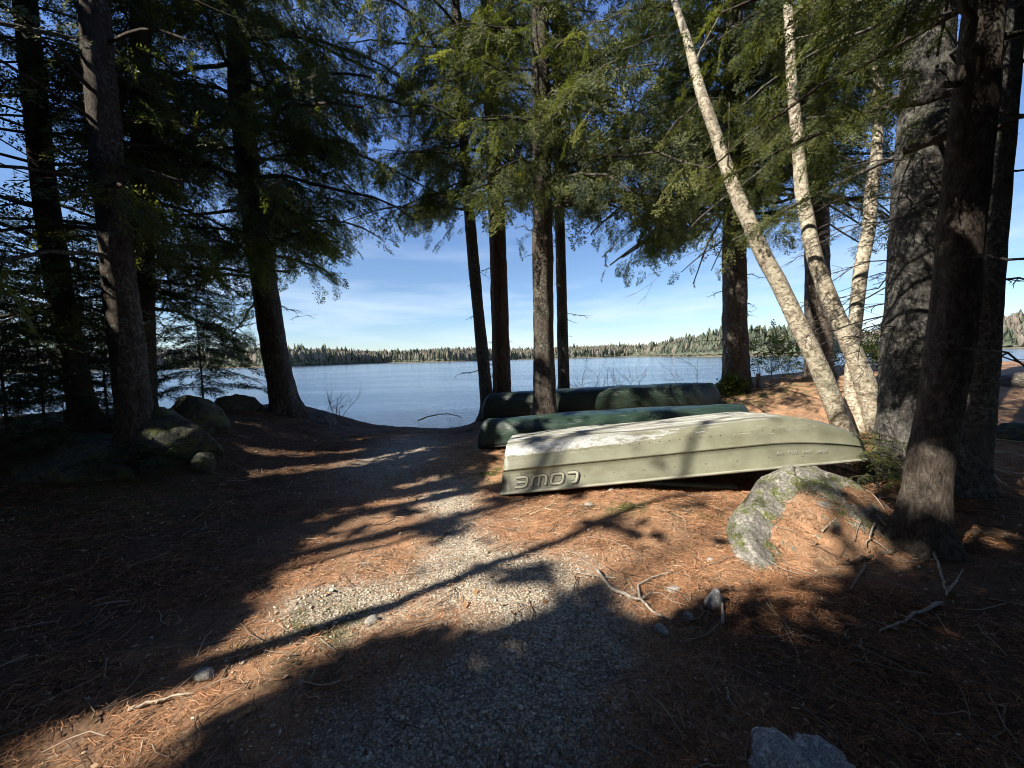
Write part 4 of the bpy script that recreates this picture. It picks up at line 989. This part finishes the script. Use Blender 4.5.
rock('dark domed boulder at the shore under the small spruce', at_px(236, 415, 7.6), (.52, .5, .40), M['rock_brown'], 33, .2, 6)
rock('brown slanted boulder on the right of the leaning landing hemlock', at_px(317, 427, 8.4), (.45, .4, .38), M['rock_brown'], 34, .2, 7, rotz=.5)
rock('long dark boulder sloping up at the right edge of the photo', at_px(1040, 388, 7.4), (1.1, .6, .36), M['rock_brown'], 38, .16, 4, rotz=.1, tilt=-.12)
rock('dark mossy lump among the roots right of the reddish trunk', G(1008, 440) + [.25, .1, .0], (.42, .4, .20), M['rock_dark'], 39, .25, 5)
rock('small dark stone behind the foot of the birch clump', at_px(835, 436, 6.6), (.16, .2, .22), M['rock_brown'], 40, .2, 5, sub=3, cat='stone', name='stone')
for k, (px, py, s_, lab) in enumerate([(672, 590, .045, 'flat pale stone highest of the three beside the forked stick'), (688, 618, .04, 'rounded pale stone, rightmost of the three beside the forked stick'), (662, 632, .045, 'flat pale stone lowest of the three, near the shadow edge'),
        (588, 506, .05, 'flat grey stone on the needles below the boat lettering'), (612, 490, .05, 'pale pointed stone at the boat edge right of the lettering'), (143, 466, .04, 'little light stone in the dark left of the path'),
        (205, 656 + 20, .05, 'green-grey stone on the left needles near the pale stick'), (372, 622, .05, 'grey green stone at the gravel edge in the lower left'), (710, 560, .03, 'thumb-sized pale stone left of the outcrop foot')]):
    p = G(px, py); rock(lab, p + [0, 0, s_ * .15], (s_ * 1.15, s_ * .8, s_ * .55), M['pebble'], 60 + k, .25, 5, rotz=k, sub=3, cat='stone', name='stone')

# ------------------------------------------------------------------ sticks, roots and dead branches
def stick(label, pix, r_, mat='stick_grey', lift=.012, forks=(), name='fallen_stick', cat='stick'):
    pts = np.array([G(x, y) for x, y in pix]) + [0, 0, lift]
    t = np.linspace(0, len(pts) - 1, len(pts) * 5); c = np.stack([np.interp(t, np.arange(len(pts)), pts[:, k]) for k in range(3)], 1)
    g = np.random.default_rng(int(pix[0][0]) * 7 + int(pix[0][1])); c[1:-1] += g.normal(0, r_ * .35, c[1:-1].shape)
    w = MB(); w.tube(c, np.linspace(r_, r_ * .45, len(c)) * g.uniform(.85, 1.15, len(c)), 7)
    for fk in forks:
        q_ = np.array([G(x, y) for x, y in fk]) + [0, 0, lift]; t = np.linspace(0, len(q_) - 1, len(q_) * 4); q_ = np.stack([np.interp(t, np.arange(len(q_)), q_[:, k]) for k in range(3)], 1)
        w.tube(q_, np.linspace(r_ * .7, r_ * .3, len(q_)), 6)
    o = w.build(name, M[mat], None, True, origin=c[0]); o.location = c[0]; return tag(o, label, cat)
stick('forked grey branch lying across the shadow edge left of three pale stones', [(596, 572), (612, 592), (640, 603), (656, 616), (664, 622)], .014, 'stick_grey', .02, [[(640, 602), (638, 588), (652, 580), (672, 574)], [(640, 603), (652, 595)]], 'fallen_branch', 'branch')
stick('long pale stick lying in the sunlit litter at the lower left', [(128, 712), (160, 702), (196, 694)], .009, 'stick_pale')
stick('curved brown stick at the left end of the long pale stick', [(100, 690), (112, 678), (140, 672)], .007, 'stick_brown')
stick('thin dark stick beside the gravel at the lower left', [(322, 690), (332, 672), (346, 656)], .008, 'stick_brown')
stick('flat pale bark strip on the orange needles above the gravel', [(370, 538), (384, 533), (398, 528)], .012, 'stick_pale')
stick('short dark twig on the needles in the middle of the path', [(436, 542), (446, 535), (452, 533)], .007, 'stick_brown')
stick('pale forked twig on the orange needles under the boat lettering', [(530, 516), (545, 510), (556, 502)], .008, 'stick_pale', .015, [[(545, 510), (560, 512)]])
stick('grey stick leaning on the needles right of the upright stone', [(722, 628), (723, 612), (721, 600)], .010, 'stick_grey', .03)
stick('pale stick lying on the sunny mound below the outcrop crest', [(822, 534), (830, 526), (836, 520)], .008, 'stick_pale', .02)
stick('grey dead branch hanging down the shaded side of the mound', [(880, 500), (874, 530), (866, 552)], .009, 'stick_grey', .05, [[(876, 520), (888, 535)]], 'fallen_branch', 'branch')
stick('dark thin stick in the shade below the grey dead branch', [(866, 566), (858, 580), (850, 592)], .008, 'stick_grey', .02)
stick('bare grey branch reaching down from the reddish trunk foot', [(922, 530), (934, 560), (942, 585), (946, 603)], .011, 'stick_grey', .05, [[(946, 600), (955, 590), (962, 577)]], 'fallen_branch', 'branch')
stick('long grey stick lying left from the foot of the bare branch', [(942, 606), (912, 620), (880, 634)], .011, 'stick_grey', .02)
stick('pale bleached branch end behind the foot of the reddish trunk', [(982, 466), (994, 482), (1008, 492)], .013, 'stick_pale', .06, [[(984, 468), (1000, 476), (1012, 480)], [(984, 468), (985, 490)]], 'fallen_branch', 'branch')
stick('brown stick crossing the dark ground in the lower middle', [(630, 706), (660, 732), (690, 758)], .006, 'stick_brown')
stick('short grey stick on the dark duff near the lower middle', [(726, 690), (732, 706), (738, 712)], .007, 'stick_grey')
stick('pale thin stick low at the lower right shade', [(930, 712), (960, 735), (985, 757)], .006, 'stick_brown')
stick('bent grey root lying on the landing edge by the water', [(418, 423), (432, 418), (448, 416), (462, 420)], .025, 'stick_brown', .09, (), 'driftwood', 'driftwood')
stick('grey twig lying across the dark left ground', [(70, 640), (110, 628), (146, 620)], .007, 'stick_brown')
stick('crooked twig in the dark litter at the far left', [(190, 566), (220, 556), (238, 543)], .006, 'stick_brown')
stick('thin reddish stick at the left sun patch edge', [(222, 680), (236, 655), (252, 640)], .006, 'stick_brown')
stick('bare surface root running left from the reddish trunk', [(912, 545), (890, 552), (868, 556), (846, 566)], .022, 'stick_brown', .004, (), 'tree_root', 'root')
stick('bare surface root running right from the reddish trunk', [(944, 540), (970, 534), (995, 534), (1020, 540)], .024, 'stick_brown', .004, (), 'tree_root', 'root')
for k in range(9):
    g = np.random.default_rng(200 + k); x0 = 950 + g.uniform(0, 50); y0 = 400 + k * 9
    stick(['pale brush stick among the litter at the right edge, far end', 'thin pale brush twig over the orange litter right of the trunks', 'greyish brush twig on the right bank behind the trunks', 'long brush twig lying level on the right bank', 'sun-bleached brush twig right of the grey trunk', 'bent brush twig in the half shade right of the trunks',
           'dark brush twig near the mossy lump at the right', 'broken brush twig below the mossy lump', 'short brush twig nearest the reddish trunk on its right'][k], [(x0, y0), (x0 + 22, y0 + g.uniform(-4, 8)), (x0 + 50, y0 + g.uniform(-2, 14))], .009, ['stick_pale', 'stick_grey'][k % 2], .03)

# bare shrubs at the water's edge
def bare_shrub(label, x, y, h, n, seed, mat='stick_brown', spread=.5, leaf=0.):
    g = np.random.default_rng(seed); z0 = float(hgt(x, y)); root = empty('bare_shrub', (x, y, z0), label, 'shrub', 'bare shrubs along the bank'); w = MB(); ps, ds = [], []
    def grow(p, d, L, r_, lev):
        n_ = 5; pts = [p]
        for _ in range(n_): d = d + g.normal(0, .16, 3) + [0, 0, .04]; d /= np.linalg.norm(d); pts.append(pts[-1] + d * L / n_)
        w.tube(pts, np.linspace(r_, r_ * .5, n_ + 1), 4, cap=False)
        if leaf and lev: ps.extend(pts[2:]); ds.extend([d + g.normal(0, .5, 3) for _ in pts[2:]])
        if lev < 2:
            for _ in range(int(g.integers(2, 5))): k = int(g.integers(1, n_ + 1)); grow(pts[k], d + g.normal(0, .55, 3), L * g.uniform(.4, .7), r_ * .6, lev + 1)
    for _ in range(n): a = g.uniform(0, 6.28); grow(np.array([g.normal(0, spread * .3), g.normal(0, .1), -.05]), np.array([math.cos(a) * spread, math.sin(a) * spread, 1.]), h * g.uniform(.6, 1), .006, 0)
    w.build('stems', M[mat], root)
    if leaf:
        k = g.random(len(ps)) < leaf; p = np.array(ps)[k]; d = np.array(ds)[k]; v, qd, t_ = place_sprays(p, d, g.uniform(.2, .4, len(p)), COARSE, g); mesh_obj('leaves', v, qd, M['shrub_leaf'], root, attr={'tint': t_})
for k, (px, dep, h, n, lf, lab) in enumerate([(460, 9.5, .9, 7, 0, 'bare twiggy shrub at the bank just left of the far canoe'), (598, 9.6, .9, 8, 0, 'bare twiggy shrub behind the far canoe, nearest its dark trunks'), (630, 9.9, 1.05, 7, 0, 'fine bare shrub behind the middle of the far canoe'), (690, 10.0, 1.3, 4, 0, 'sparse tall bare shrub just left of the brown trunk'),
        (765, 9.9, .9, 7, .25, 'leafy low shrub just right of the brown trunk'), (790, 9.8, .85, 8, .3, 'tangled leafy shrub between the brown trunk and the birch stems'), (850, 9.5, .8, 8, .3, 'low leafy shrub seen between the birch stems'), (872, 9.3, .8, 7, .3, 'low shrub seen right of the birch stems'),
        (335, 9.3, .6, 7, 0, 'wispy bare shrub at the water right of the brown slanted boulder'), (268, 9.0, .7, 7, 0, 'wispy bare shrub between the domed boulder and the leaning hemlock'), (725, 9.0, .35, 5, .9, 'low bright green leafy plant at the foot of the brown trunk')]):
    x, y = gp(px, dep); bare_shrub(lab, x, y, h, n, 300 + k, leaf=lf)
bs = P(758, 400, 9.0); w = MB(); w.tube([[0, 0, -.1], [.01, 0, .12], [.0, .01, .34]], [.06, .05, .045], 10); o = w.build('tree_stump', M['bark_grey'], None, True); o.location = (bs[0], bs[1], float(hgt(bs[0], bs[1]))); tag(o, 'small grey broken stump right of the brown trunk at the bank', 'stump')

# ------------------------------------------------------------------ litter on the ground (uncountable)
def scatter(n, rmin, rmax, g, azm=62, power=.5):
    r_ = rmin * (rmax / rmin) ** (g.random(n) ** power); a = np.radians(g.uniform(-azm, azm, n)); return r_ * np.sin(a), r_ * np.cos(a)
def ok_ground(x, y): return y < shore(x) - .1
def needle_litter():
    g = np.random.default_rng(41); n = 230000; x, y = scatter(n, 1.0, 9., g, power=.8); pm = pathmask(x, y); dm = duff_shade_mask(x, y)
    nn = fbm(n2(x, y, 2.2), 3); k = ok_ground(x, y) & (g.random(n) < np.clip(1.05 - 1.25 * pm, .05, 1) * np.clip((nn - .28) * 3.2, .15, 1)); x, y, dm = x[k], y[k], dm[k]; n = len(x)
    L = g.uniform(.035, .085, n) * (1 + .25 * np.hypot(x, y) / 3); a = g.uniform(0, 2 * PI, n); w_ = g.uniform(.0004, .0008, n) * (.7 + .35 * np.hypot(x, y)); z = hgt(x, y) + g.uniform(.002, .02, n)
    d = np.stack([np.cos(a), np.sin(a), g.normal(0, .16, n)], -1); s = np.stack([-np.sin(a), np.cos(a), g.normal(0, .4, n)], -1); c = np.stack([x, y, z], -1)
    bend = np.stack([-np.sin(a), np.cos(a), 0 * a], -1) * g.normal(0, .12, n)[:, None] * L[:, None]
    p0 = c - d * L[:, None] / 2; p2 = c + d * L[:, None] / 2; p1 = c + bend + [0, 0, .003]
    V = np.stack([p0 - s * w_[:, None], p0 + s * w_[:, None], p1 + s * w_[:, None], p1 - s * w_[:, None], p2 + s * w_[:, None] * .4, p2 - s * w_[:, None] * .4], 1).reshape(-1, 3)
    b = np.arange(n)[:, None] * 6; f = np.concatenate([b + [0, 1, 2, 3], b + [3, 2, 4, 5]])
    t_ = np.clip(g.beta(2.2, 2.2, n) - .35 * dm, 0, 1)  # needles darken along with the duff and painted shade
    tag(mesh_obj('needle_litter', V, f, M['litter'], attr={'tint': np.repeat(t_, 6)}), 'rust orange fallen pine needles covering the ground', 'pine needles', kind='stuff')
needle_litter()
def gravel():
    g = np.random.default_rng(42); n = 60000; x, y = scatter(n, .95, 7.5, g, power=.75); pm = pathmask(x, y) + (fbm(n2(x, y, 3.), 3) - .5) * .6
    k = ok_ground(x, y) & (g.random(n) < np.clip(pm * 1.3 - .1, .025, 1)); x, y = x[k], y[k]; n = len(x); v0, f0 = ICO[1]; dist = np.hypot(x, y)
    s = np.clip(g.lognormal(-5.5, .45, n), .002, .015) * (.75 + .12 * dist); sc = s[:, None] * np.stack([g.uniform(.8, 1.3, n), g.uniform(.7, 1.1, n), g.uniform(.4, .75, n)], -1)
    a = g.uniform(0, 2 * PI, n); vv = v0[None] * g.uniform(.75, 1.25, (n, len(v0), 1)) * sc[:, None]; ca, sa = np.cos(a)[:, None], np.sin(a)[:, None]
    V = np.stack([vv[..., 0] * ca - vv[..., 1] * sa + x[:, None], vv[..., 0] * sa + vv[..., 1] * ca + y[:, None], vv[..., 2] + (hgt(x, y) + s * .25)[:, None]], -1)
    f = (np.arange(n)[:, None, None] * len(v0) + f0[None]).reshape(-1, 3)
    tag(mesh_obj('gravel', V.reshape(-1, 3), f, M['gravel'], attr={'tint': np.repeat(g.beta(2, 2, n), len(v0))}), 'pale grey gravel of the worn landing path', 'gravel', kind='stuff')
gravel()
def bits():
    g = np.random.default_rng(43); n = 14000; x, y = scatter(n, 1., 8., g, power=.75); k = ok_ground(x, y); x, y = x[k], y[k]; n = len(x)
    L = g.lognormal(-5.35, .5, n) * (1 + .1 * np.hypot(x, y)); a = g.uniform(0, 2 * PI, n); d = np.stack([np.cos(a), np.sin(a), g.normal(0, .3, n)], -1); s = np.stack([-np.sin(a), np.cos(a), g.normal(0, .35, n)], -1) * g.uniform(.35, .7, (n, 1))
    c = np.stack([x, y, hgt(x, y) + g.uniform(.004, .018, n)], -1); V = np.stack([c - d * L[:, None], c + s * L[:, None], c + d * L[:, None] + [0, 0, .004], c - s * L[:, None]], 1).reshape(-1, 3)
    tag(mesh_obj('leaf_litter', V, np.arange(4 * n).reshape(-1, 4), M['leaflit'], attr={'tint': np.repeat(g.beta(1.6, 2, n), 4)}), 'scattered dead leaf and bark bits on the ground', 'leaf litter', kind='stuff')
    n = 1900; x, y = scatter(n, 1.05, 8.5, g, power=.75); w = MB(); pm = pathmask(x, y)
    for k in range(n):
        if not ok_ground(x[k], y[k]) or g.random() < pm[k] * .8: continue
        L = g.uniform(.05, .28); a = g.uniform(0, 6.28); t = np.linspace(-.5, .5, 4); px_ = x[k] + np.cos(a) * L * t + g.normal(0, .008, 4); py_ = y[k] + np.sin(a) * L * t + g.normal(0, .008, 4)
        w.tube(np.column_stack([px_, py_, hgt(px_, py_) + g.uniform(.004, .02) + np.abs(g.normal(0, .008, 4))]), g.uniform(.0010, .0034) * (.7 + .2 * y[k]), 4, cap=False, a=g.beta(2, 2))
    tag(w.build('twig_litter', M['twigs'], attr='tint'), 'fine dead twigs strewn over the forest floor', 'twigs', kind='stuff')
bits()
